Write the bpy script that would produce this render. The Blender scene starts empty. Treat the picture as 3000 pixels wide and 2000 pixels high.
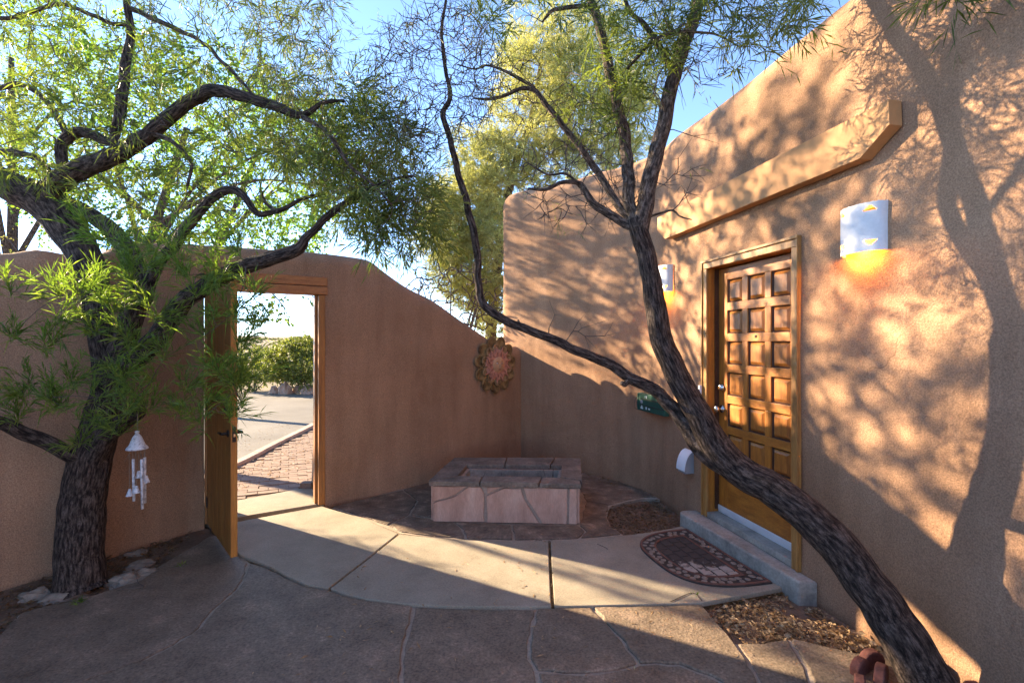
import bpy, bmesh, math, random
import numpy as np
from mathutils import Vector, noise as mnoise

# ------------------------------------------------------------------ camera, world, sun, exposure
C = bpy.context.scene.collection
scene = bpy.context.scene
F = 1150.0                       # focal length in pixels of a 2352 px wide picture
CH = 1.6                         # camera height
cam_d = bpy.data.cameras.new('camera')
cam = bpy.data.objects.new('camera', cam_d); C.objects.link(cam)
cam_d.sensor_width = 36.0
cam_d.lens = F / 2352 * 36.0
cam_d.clip_start = 0.05; cam_d.clip_end = 3000
cam.location = (0, 0, CH); cam.rotation_euler = (math.radians(90), 0, 0)
scene.camera = cam

SUN_EL = math.radians(20.2)
SD = Vector((0.882, -0.471, 0)).normalized()          # horizontal travel of the light
world = bpy.data.worlds.new('World'); scene.world = world; world.use_nodes = True
wn = world.node_tree.nodes; wl = world.node_tree.links
bg = wn['Background']
sky = wn.new('ShaderNodeTexSky'); sky.sky_type = 'NISHITA'; sky.sun_disc = False
sky.sun_elevation = SUN_EL
sky.sun_rotation = math.atan2(-SD.x, -SD.y)
sky.altitude = 1600; sky.air_density = 0.6; sky.dust_density = 0.0; sky.ozone_density = 1.6
wl.new(sky.outputs[0], bg.inputs[0]); bg.inputs[1].default_value = 0.13
sun_d = bpy.data.lights.new('sun', 'SUN'); sun_d.energy = 5.0; sun_d.angle = math.radians(0.53)
sun_d.color = (1.0, 0.79, 0.52)
sun = bpy.data.objects.new('sun', sun_d); C.objects.link(sun)
ld = Vector((SD.x * math.cos(SUN_EL), SD.y * math.cos(SUN_EL), -math.sin(SUN_EL)))
sun.rotation_euler = ld.to_track_quat('-Z', 'Y').to_euler(); sun.location = (-20, 12, 12)
scene.view_settings.view_transform = 'Standard'; scene.view_settings.look = 'None'
scene.view_settings.exposure = 2.6; scene.view_settings.gamma = 1.0
scene.view_settings.use_curve_mapping = False
scene.cycles.max_bounces = 8; scene.cycles.diffuse_bounces = 5; scene.cycles.transparent_max_bounces = 8
scene.cycles.sample_clamp_indirect = 6.0

rng = np.random.default_rng(7)
random.seed(7)

# ------------------------------------------------------------------ helpers
def P(px, py, Y):
    return np.array([(px - 1176) / F * Y, Y, CH - (py - 785) / F * Y])
def G(px, py, z=0.0):
    Y = F * (CH - z) / (py - 785)
    return ((px - 1176) / F * Y, Y)

def tag(o, label=None, cat=None, group=None, kind=None):
    if label: o['label'] = label
    if cat: o['category'] = cat
    if group: o['group'] = group
    if kind: o['kind'] = kind
    return o

def empty(name, loc, label, cat, group=None):
    o = bpy.data.objects.new(name, None); C.objects.link(o); o.location = loc
    o.empty_display_size = 0.1
    return tag(o, label, cat, group)

def wloc(o):
    v = Vector(o.location); p = o.parent
    while p: v = v + Vector(p.location); p = p.parent
    return v

def link(name, me, mat, parent=None, origin=None, bevel=0, smooth=False, kind=None):
    """me has world coordinates; they are made local to origin / the parent"""
    o = bpy.data.objects.new(name, me); C.objects.link(o)
    off = Vector((0, 0, 0))
    if origin is not None: off = Vector(origin)
    elif parent is not None: off = wloc(parent)
    n = len(me.vertices)
    co = np.empty(n * 3); me.vertices.foreach_get('co', co)
    co = co.reshape(-1, 3) - np.array(off); me.vertices.foreach_set('co', co.ravel())
    if parent is not None:
        o.parent = parent; o.location = off - wloc(parent)
    else: o.location = off
    if mat is not None:
        for m in (mat if isinstance(mat, (list, tuple)) else [mat]): me.materials.append(m)
    if smooth: me.polygons.foreach_set('use_smooth', [True] * len(me.polygons))
    if bevel:
        b = o.modifiers.new('bevel', 'BEVEL'); b.width = bevel; b.segments = 2; b.limit_method = 'ANGLE'
    if kind: o['kind'] = kind
    me.update()
    return o

class MB:
    def __init__(s): s.v = []; s.f = []; s.m = []; s.cm = 0
    def add(s, vs, fs):
        k = len(s.v); s.v += [tuple(map(float, p)) for p in vs]
        for f in fs: s.f.append([k + i for i in f]); s.m.append(s.cm)
        return s
    def box(s, a, b):
        x0, y0, z0 = a; x1, y1, z1 = b
        return s.add([(x0,y0,z0),(x1,y0,z0),(x1,y1,z0),(x0,y1,z0),(x0,y0,z1),(x1,y0,z1),(x1,y1,z1),(x0,y1,z1)],
                     [(0,3,2,1),(4,5,6,7),(0,1,5,4),(1,2,6,5),(2,3,7,6),(3,0,4,7)])
    def hexa(s, p):
        """eight points: bottom four, top four"""
        return s.add(p, [(0,3,2,1),(4,5,6,7),(0,1,5,4),(1,2,6,5),(2,3,7,6),(3,0,4,7)])
    def prism(s, poly, z0, z1):
        n = len(poly)
        vs = [(x, y, z0) for x, y in poly] + [(x, y, z1) for x, y in poly]
        return s.add(vs, [list(range(n))[::-1], list(range(n, 2*n))] + [(i, (i+1) % n, n + (i+1) % n, n + i) for i in range(n)])
    def extrude(s, pts, vec):
        n = len(pts); vec = np.array(vec)
        vs = [np.array(p) for p in pts] + [np.array(p) + vec for p in pts]
        return s.add(vs, [list(range(n))[::-1], list(range(n, 2*n))] + [(i, (i+1) % n, n + (i+1) % n, n + i) for i in range(n)])
    def lathe(s, c, prof, seg=20, axis=(0,0,1)):
        """profile of (radius, height) along axis from point c"""
        ax = Vector(axis).normalized(); u = ax.orthogonal().normalized(); w = ax.cross(u)
        vs = []; n = len(prof)
        for r, h in prof:
            for k in range(seg):
                a = 2*math.pi*k/seg
                vs.append(Vector(c) + ax*h + (u*math.cos(a) + w*math.sin(a))*r)
        fs = []
        for i in range(n-1):
            for k in range(seg):
                k2 = (k+1) % seg
                fs.append((i*seg+k, i*seg+k2, (i+1)*seg+k2, (i+1)*seg+k))
        fs.append(list(range(seg))[::-1]); fs.append(list(range((n-1)*seg, n*seg)))
        return s.add(vs, fs)
    def mesh(s, name='mesh'):
        me = bpy.data.meshes.new(name); me.from_pydata(s.v, [], s.f); me.update()
        if any(s.m): me.polygons.foreach_set('material_index', s.m)
        return me
    def build(s, name, mat, parent=None, origin=None, bevel=0, smooth=False, kind=None, fix=True):
        me = s.mesh(name)
        if fix:
            bm = bmesh.new(); bm.from_mesh(me); bmesh.ops.recalc_face_normals(bm, faces=bm.faces); bm.to_mesh(me); bm.free()
        return link(name, me, mat, parent, origin, bevel, smooth, kind)

def dup(src, parent, loc=None, rot=None, scale=None):
    o = src.copy(); C.objects.link(o); o.parent = parent
    if loc is not None: o.location = loc
    if rot is not None: o.rotation_euler = rot
    if scale is not None: o.scale = scale
    return o

def quads_mesh(name, V, nf, nper=4, uv=None):
    me = bpy.data.meshes.new(name)
    me.vertices.add(len(V)); me.vertices.foreach_set('co', np.asarray(V, dtype=np.float32).ravel())
    me.loops.add(nf*nper); me.polygons.add(nf)
    return me

def tri_mesh(name, V, Q, smooth=True, UV=None):
    """V (n,3) and Q (m,4) quads"""
    V = np.asarray(V, dtype=np.float32); Q = np.asarray(Q, dtype=np.int32)
    me = bpy.data.meshes.new(name)
    me.vertices.add(len(V)); me.vertices.foreach_set('co', V.ravel())
    k = Q.shape[1]
    me.loops.add(Q.size); me.loops.foreach_set('vertex_index', Q.ravel())
    me.polygons.add(len(Q)); me.polygons.foreach_set('loop_start', np.arange(0, Q.size, k, dtype=np.int32))
    me.polygons.foreach_set('loop_total', np.full(len(Q), k, dtype=np.int32))
    me.polygons.foreach_set('use_smooth', np.full(len(Q), smooth))
    if UV is not None:
        l = me.uv_layers.new(name='uv'); l.data.foreach_set('uv', np.asarray(UV, dtype=np.float32).ravel())
    me.update(calc_edges=True); me.validate()
    return me

def unit(v): return v / (np.linalg.norm(v, axis=-1, keepdims=True) + 1e-9)

def spline(pts, step):
    """Catmull-Rom through rows of pts (any number of columns), resampled at about step"""
    p = np.array(pts, float); p = np.vstack([2*p[0]-p[1], p, 2*p[-1]-p[-2]]); out = []
    for i in range(1, len(p)-2):
        L = np.linalg.norm(p[i+1][:3]-p[i][:3]); n = max(1, int(math.ceil(L/step)))
        for k in range(n):
            t = k/n; a, b, c, d = p[i-1], p[i], p[i+1], p[i+2]
            out.append(0.5*((2*b)+(c-a)*t+(2*a-5*b+4*c-d)*t*t+(3*b-a-3*c+d)*t**3))
    out.append(p[-2]); return np.array(out)

class Tubes:
    """collects tubes into one mesh; uv in metres along and around"""
    def __init__(s): s.V = []; s.Q = []; s.U = []; s.n = 0
    def add(s, pts, rad, sides=4, rough=0.0, cap=True, ridge=0):
        pts = np.asarray(pts, float); n = len(pts)
        if n < 2: return
        rad = np.broadcast_to(np.asarray(rad, float), (n,)).copy()
        T = np.gradient(pts, axis=0); T = unit(T)
        U = np.zeros_like(T)
        ref = np.array([0.31, 0.2, 0.93]); 
        if abs(np.dot(ref/np.linalg.norm(ref), T[0])) > .9: ref = np.array([1.0, .1, 0])
        u = ref - np.dot(ref, T[0])*T[0]; u /= np.linalg.norm(u)
        for i in range(n):
            u = u - np.dot(u, T[i])*T[i]; u = u/(np.linalg.norm(u)+1e-9); U[i] = u
        W = np.cross(T, U)
        a = np.arange(sides)*2*np.pi/sides
        R = rad[:, None]*np.ones((1, sides))
        L = np.concatenate([[0], np.cumsum(np.linalg.norm(np.diff(pts, axis=0), axis=1))])
        if rough > 0:
            for i in range(n):
                for k in range(sides):
                    ca, sa = math.cos(a[k]), math.sin(a[k])
                    q = mnoise.noise(Vector((ca*3.2*(1+ridge), sa*3.2*(1+ridge), L[i]*3+s.n*.01)))
                    q2 = mnoise.noise(Vector((ca*1.2, sa*1.2, L[i]*2.2+7)))
                    q3 = mnoise.noise(Vector((ca*9*(1+ridge*.5), sa*9*(1+ridge*.5), L[i]*14))) if sides > 12 else 0
                R[i, k] *= 1 + rough*(q+q2*.8+q3*.55)
        ring = pts[:, None, :] + R[:, :, None]*(np.cos(a)[None, :, None]*U[:, None, :] + np.sin(a)[None, :, None]*W[:, None, :])
        V = ring.reshape(-1, 3)
        i = np.arange(n-1)[:, None]; k = np.arange(sides)[None, :]; k2 = (k+1) % sides
        Q = np.stack([i*sides+k, i*sides+k2, (i+1)*sides+k2, (i+1)*sides+k], -1).reshape(-1, 4) + s.n
        r0 = rad.mean()*2*np.pi
        u0 = (k/sides*r0)*np.ones((n-1, 1)); u1 = ((k+1)/sides*r0)*np.ones((n-1, 1))
        v0 = L[:-1][:, None]*np.ones((1, sides)); v1 = L[1:][:, None]*np.ones((1, sides))
        UV = np.stack([np.stack([u0, v0], -1), np.stack([u1, v0], -1), np.stack([u1, v1], -1), np.stack([u0, v1], -1)], 2).reshape(-1, 2)
        s.V.append(V); s.Q.append(Q); s.U.append(UV); s.n += len(V)
        if cap and sides >= 4 and rad[-1] > .004:
            c = pts[-1] + T[-1]*rad[-1]*.3
            s.V.append(c[None, :]); b = s.n; s.n += 1; off = b - sides
            Q = np.array([[off+j, off+(j+1) % sides, b, b] for j in range(sides)])
            Q = np.array([[off+j, off+(j+1) % sides, off+(j+2) % sides, b] for j in range(0, sides, 2)])
            s.Q.append(Q); s.U.append(np.zeros((len(Q)*4, 2)))
    def build(s, name, mat, parent=None, origin=None, kind=None):
        me = tri_mesh(name, np.vstack(s.V), np.vstack(s.Q), True, np.vstack(s.U))
        return link(name, me, mat, parent, origin, kind=kind)

def leaf_quads(B, D, L, Wd, r, fold=0.0):
    """narrow leaves: B base, D direction, L length, Wd width"""
    n = len(B); D = unit(D)
    S = unit(np.cross(D, r.normal(size=(n, 3))))
    L = L[:, None]; Wd = Wd[:, None]
    sag = np.array([0, 0, -1.0])*L*.12
    mid = B + D*L*.45
    V = np.stack([B, mid + S*Wd*.5, B + D*L + sag, mid - S*Wd*.5], 1).reshape(-1, 3)
    return V

def leaves_obj(name, V, mat, parent=None, origin=None, kind=None):
    V = np.asarray(V); m = len(V)//4
    me = tri_mesh(name, V, np.arange(m*4).reshape(-1, 4), False)
    return link(name, me, mat, parent, origin, kind=kind)

# ------------------------------------------------------------------ materials
def mat_base(name):
    m = bpy.data.materials.new(name); m.use_nodes = True
    nt = m.node_tree; b = nt.nodes['Principled BSDF']
    return m, nt, b
def coords(nt, kind, stretch):
    tc = nt.nodes.new('ShaderNodeTexCoord'); mp = nt.nodes.new('ShaderNodeMapping')
    mp.inputs['Scale'].default_value = stretch
    nt.links.new(tc.outputs[kind], mp.inputs[0]); return mp.outputs[0]
def noise_tex(nt, vec, scale, detail=4, rough=.6):
    n = nt.nodes.new('ShaderNodeTexNoise'); n.inputs['Scale'].default_value = scale
    n.inputs['Detail'].default_value = detail; n.inputs['Roughness'].default_value = rough
    nt.links.new(vec, n.inputs['Vector']); return n.outputs['Fac']
def ramp(nt, fac, stops):
    r = nt.nodes.new('ShaderNodeValToRGB'); nt.links.new(fac, r.inputs[0])
    e = r.color_ramp.elements
    e[0].position = stops[0][0]; e[0].color = (*stops[0][1], 1)
    e[1].position = stops[-1][0]; e[1].color = (*stops[-1][1], 1)
    for p, c in stops[1:-1]:
        x = e.new(p); x.color = (*c, 1)
    return r.outputs[0]
def bump(nt, b, h, strength, dist, prev=None):
    n = nt.nodes.new('ShaderNodeBump'); n.inputs['Strength'].default_value = strength; n.inputs['Distance'].default_value = dist
    nt.links.new(h, n.inputs['Height'])
    if prev is not None: nt.links.new(prev, n.inputs['Normal'])
    nt.links.new(n.outputs[0], b.inputs['Normal']); return n.outputs[0]
def mixc(nt, fac, a, b_, mode='MIX'):
    m = nt.nodes.new('ShaderNodeMix'); m.data_type = 'RGBA'; m.blend_type = mode
    if isinstance(fac, (int, float)): m.inputs[0].default_value = fac
    else: nt.links.new(fac, m.inputs[0])
    for i, x in ((6, a), (7, b_)):
        if isinstance(x, tuple): m.inputs[i].default_value = (*x, 1)
        else: nt.links.new(x, m.inputs[i])
    return m.outputs[2]

def surf(name, stops, scale=5, rough=.85, bumps=((60, .4, .003),), stretch=(1,1,1), kind='Object', fine=None, spec=.3, metal=0, nr=.6):
    """stops: ramp over noise; fine: (scale, dark colour multiplier amount)"""
    m, nt, b = mat_base(name)
    vec = coords(nt, kind, stretch)
    col = ramp(nt, noise_tex(nt, vec, scale, 9, nr), stops)
    if fine:
        f = ramp(nt, noise_tex(nt, vec, fine[0], 3, .7), [(.3, (1-fine[1],)*3), (.7, (1+fine[1]*.5,)*3)])
        col = mixc(nt, 1.0, col, f, 'MULTIPLY')
    nt.links.new(col, b.inputs['Base Color'])
    b.inputs['Roughness'].default_value = rough; b.inputs['Specular IOR Level'].default_value = spec
    b.inputs['Metallic'].default_value = metal
    prev = None
    for sc, st, di in bumps:
        prev = bump(nt, b, noise_tex(nt, vec, sc, 4, .65), st, di, prev)
    return m

def leafmat(name, c1, c2, c3, trans=.5, tcol=None, scale=2.2):
    m, nt, b = mat_base(name)
    g = nt.nodes.new('ShaderNodeNewGeometry')
    vec = coords(nt, 'Object', (1, 1, 1))
    f = noise_tex(nt, vec, scale, 3)
    col = ramp(nt, f, [(.3, c1), (.5, c2), (.7, c3)])
    f2 = ramp(nt, noise_tex(nt, vec, 45, 1), [(.35, (.7,)*3), (.65, (1.25,)*3)])
    col = mixc(nt, 1.0, col, f2, 'MULTIPLY')
    nt.links.new(col, b.inputs['Base Color']); b.inputs['Roughness'].default_value = .5
    b.inputs['Specular IOR Level'].default_value = .35
    t = nt.nodes.new('ShaderNodeBsdfTranslucent')
    tc = mixc(nt, 1.0, col, (tcol or (1.5, 1.6, .7)), 'MULTIPLY')
    nt.links.new(tc, t.inputs[0])
    mx = nt.nodes.new('ShaderNodeMixShader'); mx.inputs[0].default_value = trans
    nt.links.new(b.outputs[0], mx.inputs[1]); nt.links.new(t.outputs[0], mx.inputs[2])
    nt.links.new(mx.outputs[0], nt.nodes['Material Output'].inputs[0])
    return m

def barkmat(name, dark, mid, light, sc=1.0):
    m, nt, b = mat_base(name)
    vec = coords(nt, 'UV', (74*sc, 15*sc, 1))
    n1 = noise_tex(nt, vec, 1.0, 5, .6)
    vec2 = coords(nt, 'UV', (200*sc, 75*sc, 1))
    n2 = noise_tex(nt, vec2, 1.0, 4, .7)
    col = ramp(nt, n1, [(.38, dark), (.5, mid), (.63, light)])
    f2 = ramp(nt, n2, [(.3, (.45,)*3), (.62, (1.35,)*3)])
    col = mixc(nt, 1.0, col, f2, 'MULTIPLY')
    nt.links.new(col, b.inputs['Base Color']); b.inputs['Roughness'].default_value = .9; b.inputs['Specular IOR Level'].default_value = .2
    p = bump(nt, b, n1, 1.0, .03); bump(nt, b, n2, 1.0, .012, p)
    return m

M = {}
def stucco():
    m, nt, b = mat_base('adobe_stucco')
    vec = coords(nt, 'Object', (1, 1, 1))
    col = ramp(nt, noise_tex(nt, vec, 1.3, 6, .6), [(.3, (.31, .183, .110)), (.5, (.345, .205, .125)), (.72, (.375, .225, .138))])
    sp = ramp(nt, noise_tex(nt, vec, 130, 3, .7), [(.34, (.66,)*3), (.64, (1.18,)*3)])
    col = mixc(nt, 1.0, col, sp, 'MULTIPLY')
    # runs of dust and splash near the foot of the wall, worn paler streaks
    v2 = coords(nt, 'Object', (3.0, 3.0, .5)); st = ramp(nt, noise_tex(nt, v2, 2.0, 5), [(.35, (.88, .86, .85)), (.62, (1.06, 1.05, 1.04))])
    col = mixc(nt, 1.0, col, st, 'MULTIPLY')
    # patched areas and a few hairline cracks
    pt_ = ramp(nt, noise_tex(nt, coords(nt, 'Object', (.7, .7, .9)), 1.0, 7, .62), [(.40, (.93, .92, .91)), (.47, (1.0, 1.0, 1.0)), (.60, (1.07, 1.06, 1.05))])
    col = mixc(nt, 1.0, col, pt_, 'MULTIPLY')
    vo = nt.nodes.new('ShaderNodeTexVoronoi'); vo.feature = 'DISTANCE_TO_EDGE'; vo.inputs['Scale'].default_value = 1.1
    wv = nt.nodes.new('ShaderNodeVectorMath'); wv.operation = 'ADD'
    nn_ = nt.nodes.new('ShaderNodeTexNoise'); nn_.inputs['Scale'].default_value = 5; nt.links.new(vec, nn_.inputs['Vector'])
    sc_ = nt.nodes.new('ShaderNodeVectorMath'); sc_.operation = 'SCALE'; sc_.inputs[3].default_value = .16; nt.links.new(nn_.outputs['Color'], sc_.inputs[0])
    nt.links.new(vec, wv.inputs[0]); nt.links.new(sc_.outputs[0], wv.inputs[1]); nt.links.new(wv.outputs[0], vo.inputs['Vector'])
    ck = ramp(nt, vo.outputs['Distance'], [(.0, (.66, .6, .58)), (.0028, (1.0, 1.0, 1.0))])
    mk = ramp(nt, noise_tex(nt, vec, .8, 2), [(.60, (0, 0, 0)), (.66, (1, 1, 1))])
    col = mixc(nt, mk, col, mixc(nt, 1.0, col, ck, 'MULTIPLY'))
    nt.links.new(col, b.inputs['Base Color']); b.inputs['Roughness'].default_value = .93; b.inputs['Specular IOR Level'].default_value = .15
    p = bump(nt, b, noise_tex(nt, vec, 3.0, 2), .35, .05)
    p = bump(nt, b, noise_tex(nt, vec, 95, 3, .7), .65, .008, p)
    bump(nt, b, noise_tex(nt, vec, 22, 3, .6), .25, .012, p)
    return m
M['stucco'] = stucco()
M['beam'] = surf('painted_beam', [(.3, (.45, .225, .092)), (.7, (.50, .26, .112))], 2, .7, ((120, .15, .002), (8, .1, .01)), fine=(40, .08))
M['concrete'] = surf('walk_concrete', [(.25, (.20, .165, .12)), (.45, (.275, .235, .175)), (.58, (.31, .265, .20)), (.75, (.36, .31, .24))], 2.4, .85, ((9, .15, .006), (150, .5, .003)), fine=(120, .28))
M['grey_concrete'] = surf('grey_concrete', [(.28, (.17, .15, .125)), (.5, (.32, .285, .24)), (.78, (.44, .40, .34))], 5, .85, ((12, .3, .006), (120, .4, .002)), fine=(45, .25))
M['flag'] = surf('flagstone', [(.3, (.105, .074, .050)), (.44, (.175, .128, .088)), (.55, (.215, .158, .110)), (.62, (.28, .20, .14)), (.74, (.38, .275, .19))], 3.4, .72, ((5, .35, .015), (26, .5, .008), (70, .8, .005)), fine=(70, .5), nr=.76)
M['flag2'] = surf('mottled_flagstone', [(.3, (.075, .050, .035)), (.45, (.15, .108, .076)), (.55, (.21, .152, .108)), (.62, (.33, .235, .165)), (.75, (.46, .33, .24))], 5.5, .7, ((7, .5, .015), (40, .6, .006)), fine=(45, .4), nr=.74)
M['mortar'] = surf('mortar', [(.3, (.26, .20, .15)), (.7, (.38, .30, .225))], 9, .95, ((60, .6, .006),), fine=(70, .25))
M['soil'] = surf('soil', [(.3, (.12, .075, .05)), (.55, (.20, .13, .085)), (.75, (.28, .19, .13))], 5, .97, ((14, .6, .02), (90, .8, .006)), fine=(60, .35))
M['sand'] = surf('desert_ground', [(.3, (.12, .09, .055)), (.5, (.19, .145, .085)), (.7, (.24, .185, .11))], .35, .97, ((3, .5, .1), (30, .5, .02)), fine=(6, .25))
M['asphalt'] = surf('old_asphalt', [(.3, (.11, .100, .090)), (.7, (.17, .155, .138))], .9, .9, ((120, .5, .004), (4, .2, .02)), fine=(50, .2))
M['sandstone'] = surf('pink_sandstone', [(.25, (.33, .175, .125)), (.45, (.46, .27, .20)), (.6, (.54, .34, .26)), (.78, (.60, .42, .33))], 2.2, .8, ((5, .3, .01), (60, .4, .003)), stretch=(3.0, 3.0, .9), fine=(30, .15))
M['capstone'] = surf('weathered_capstone', [(.25, (.08, .063, .050)), (.5, (.175, .137, .108)), (.75, (.30, .225, .175))], 5, .75, ((9, .4, .01), (60, .5, .004)), fine=(40, .3))
M['joint'] = surf('grey_joint', [(.3, (.32, .225, .175)), (.7, (.44, .32, .25))], 9, .95, ((60, .4, .004),), fine=(60, .2))
M['brick'] = surf('path_brick', [(.3, (.14, .092, .07)), (.5, (.22, .15, .115)), (.7, (.29, .205, .16))], 6, .9, ((60, .6, .004),), fine=(60, .25))
M['kerb'] = surf('kerb_concrete', [(.3, (.36, .24, .18)), (.7, (.48, .34, .27))], 4, .9, ((60, .5, .004),), fine=(40, .2))
def woodm(name, stops, stretch, rough=.45, sc=1.0, coat=.08):
    m, nt, b = mat_base(name)
    vec = coords(nt, 'Object', stretch)
    n = noise_tex(nt, vec, 3*sc, 7, .65)
    col = ramp(nt, n, stops)
    n2 = noise_tex(nt, vec, 22*sc, 3, .7); f = ramp(nt, n2, [(.3, (.7,)*3), (.65, (1.12,)*3)])
    col = mixc(nt, 1.0, col, f, 'MULTIPLY')
    nt.links.new(col, b.inputs['Base Color']); b.inputs['Roughness'].default_value = rough
    b.inputs['Coat Weight'].default_value = coat; b.inputs['Coat Roughness'].default_value = .3
    bump(nt, b, n2, .25, .003)
    return m
W1 = [(.28, (.23, .072, .010)), (.5, (.39, .132, .016)), (.72, (.52, .20, .026))]
W2 = [(.28, (.085, .034, .014)), (.5, (.15, .060, .022)), (.72, (.22, .092, .034))]
M['wood_v'] = woodm('varnished_wood_upright', W1, (9, 9, .7))
M['wood_h'] = woodm('varnished_wood_level', W1, (9, .7, 9))
M['panel'] = woodm('raised_panel_wood', [(.28, (.22, .070, .012)), (.5, (.38, .132, .020)), (.72, (.52, .205, .036))], (11, 11, .9), .4)
M['dark_wood'] = surf('dark_stained_moulding', [(.3, (.045, .018, .010)), (.7, (.10, .04, .02))], 12, .5, ((60, .2, .002),))
M['casing'] = woodm('weathered_casing', [(.28, (.20, .085, .022)), (.5, (.36, .165, .04)), (.72, (.48, .245, .075))], (9, 9, .8), .5)
M['gate_wood'] = woodm('gate_wood', [(.28, (.17, .062, .013)), (.5, (.30, .112, .020)), (.72, (.42, .17, .03))], (8, 8, .5), .5)
M['gate_wood_lit'] = woodm('sunlit_gate_wood', [(.28, (.33, .12, .02)), (.5, (.46, .18, .03)), (.72, (.52, .23, .05))], (8, 8, .5), .5)  # brighter copy of the gate wood, sunlight on its edge put into the colour
M['header'] = woodm('header_timber', [(.28, (.22, .078, .024)), (.5, (.38, .14, .038)), (.72, (.46, .18, .05))], (2.0, 2.0, 14), .6)
M['crack'] = surf('dark_crack', [(.3, (.02, .012, .01)), (.7, (.04, .02, .015))], 5)
M['ceramic'] = surf('white_ceramic', [(.3, (.60, .60, .62)), (.7, (.76, .76, .78))], 6, .75, ((70, .3, .002),), fine=(60, .06))
M['iron'] = surf('dark_iron', [(.3, (.025, .022, .02)), (.7, (.06, .05, .045))], 20, .5, ((90, .3, .001),), metal=.6)
M['steel'] = surf('brushed_steel', [(.3, (.55, .53, .50)), (.7, (.70, .68, .64))], 20, .22, ((90, .05, .001),), metal=1)
M['brass'] = surf('brass', [(.3, (.60, .42, .16)), (.7, (.75, .55, .25))], 20, .25, ((90, .05, .001),), metal=1)
M['alu'] = surf('threshold_metal', [(.3, (.62, .63, .66)), (.7, (.75, .76, .78))], 8, .4, ((90, .1, .001),), metal=.3)
M['green'] = surf('green_enamel', [(.3, (.012, .055, .040)), (.7, (.025, .095, .065))], 6, .45, ((40, .1, .002),), fine=(30, .2))
M['pale_print'] = surf('pale_print', [(.3, (.45, .52, .52)), (.7, (.6, .66, .66))], 8)
M['white_plastic'] = surf('white_plastic', [(.3, (.66, .68, .72)), (.7, (.76, .78, .80))], 6, .5, ((60, .05, .001),))
M['grey_plastic'] = surf('grey_plastic', [(.3, (.22, .21, .22)), (.7, (.30, .29, .30))], 6, .6)
M['bark'] = barkmat('willow_bark', (.017, .012, .010), (.072, .051, .041), (.165, .122, .10))
M['bark2'] = barkmat('upper_bark', (.03, .022, .018), (.11, .080, .062), (.24, .185, .15), 1.3)
M['twig'] = surf('twig_bark', [(.3, (.05, .036, .030)), (.7, (.13, .10, .085))], 9, .85)
M['twig_grey'] = surf('grey_twig_bark', [(.3, (.035, .027, .025)), (.7, (.095, .072, .064))], 9, .85)
M['willow'] = leafmat('willow_leaf', (.055, .085, .024), (.115, .145, .036), (.21, .225, .06), .5)
M['willow_front'] = leafmat('fresh_willow_leaf', (.06, .11, .022), (.125, .19, .034), (.24, .28, .06), .5, scale=6)
M['dry_willow'] = leafmat('pale_willow_leaf', (.10, .12, .05), (.16, .17, .07), (.26, .23, .12), .4)
M['cotton'] = leafmat('broad_leaf', (.07, .13, .03), (.12, .20, .035), (.19, .26, .05), .55)
M['pine'] = leafmat('pine_needles', (.22, .23, .08), (.37, .36, .13), (.52, .48, .19), .45, (1.2, 1.25, .8))
M['hedge'] = leafmat('hedge_leaf', (.08, .10, .03), (.14, .16, .04), (.24, .24, .07), .4)
M['sage'] = leafmat('sage_leaf', (.10, .10, .06), (.17, .16, .09), (.24, .22, .12), .2)
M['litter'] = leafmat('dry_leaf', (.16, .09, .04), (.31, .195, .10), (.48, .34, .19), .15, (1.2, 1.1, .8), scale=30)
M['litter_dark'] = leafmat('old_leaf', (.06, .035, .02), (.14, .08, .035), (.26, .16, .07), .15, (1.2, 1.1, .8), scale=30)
M['rock'] = surf('pale_rock', [(.3, (.16, .125, .095)), (.7, (.29, .235, .18))], 7, .85, ((12, .6, .02), (70, .5, .004)), fine=(40, .25))
M['red_rock'] = surf('red_lava_stone', [(.3, (.10, .034, .028)), (.7, (.17, .068, .055))], 9, .9, ((40, .6, .006),), fine=(60, .3))
M['rubber'] = surf('mat_rubber', [(.3, (.12, .058, .042)), (.7, (.19, .09, .065))], 6, .7, ((60, .2, .002),), fine=(50, .15))
M['mat_black'] = surf('mat_black_rubber', [(.3, (.03, .024, .022)), (.7, (.055, .045, .04))], 6, .6)
M['pebble'] = surf('mat_pebble', [(.3, (.17, .135, .105)), (.7, (.31, .25, .20))], 9, .7, ((60, .2, .002),), fine=(70, .2))
def mattile():
    m, nt, b = mat_base('mat_tile')
    vec = coords(nt, 'Object', (1, 1, 1))
    # the printed tiles are dark at the door end and worn pale at the near end
    sep = nt.nodes.new('ShaderNodeSeparateXYZ'); nt.links.new(vec, sep.inputs[0])
    n = noise_tex(nt, vec, 16, 4)
    ma = nt.nodes.new('ShaderNodeMath'); ma.operation = 'MULTIPLY_ADD'; nt.links.new(n, ma.inputs[0]); ma.inputs[1].default_value = .55
    nt.links.new(sep.outputs[1], ma.inputs[2])
    col = ramp(nt, ma.outputs[0], [(.08, (.36, .31, .26)), (.14, (.045, .036, .033))])
    nt.links.new(col, b.inputs['Base Color']); b.inputs['Roughness'].default_value = .7
    return m
M['mat_tile'] = mattile()
def emis(name, c, s):
    m, nt, b = mat_base(name); b.inputs['Base Color'].default_value = (*c, 1)
    b.inputs['Emission Color'].default_value = (*c, 1); b.inputs['Emission Strength'].default_value = s; return m
M['bulb'] = emis('lit_bulb', (1.0, .50, .10), 14)
M['chime'] = surf('aged_chime_ceramic', [(.32, (.22, .22, .23)), (.45, (.50, .50, .52)), (.7, (.72, .72, .74))], 55, .7, ((70, .3, .002),), fine=(140, .2))
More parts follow.
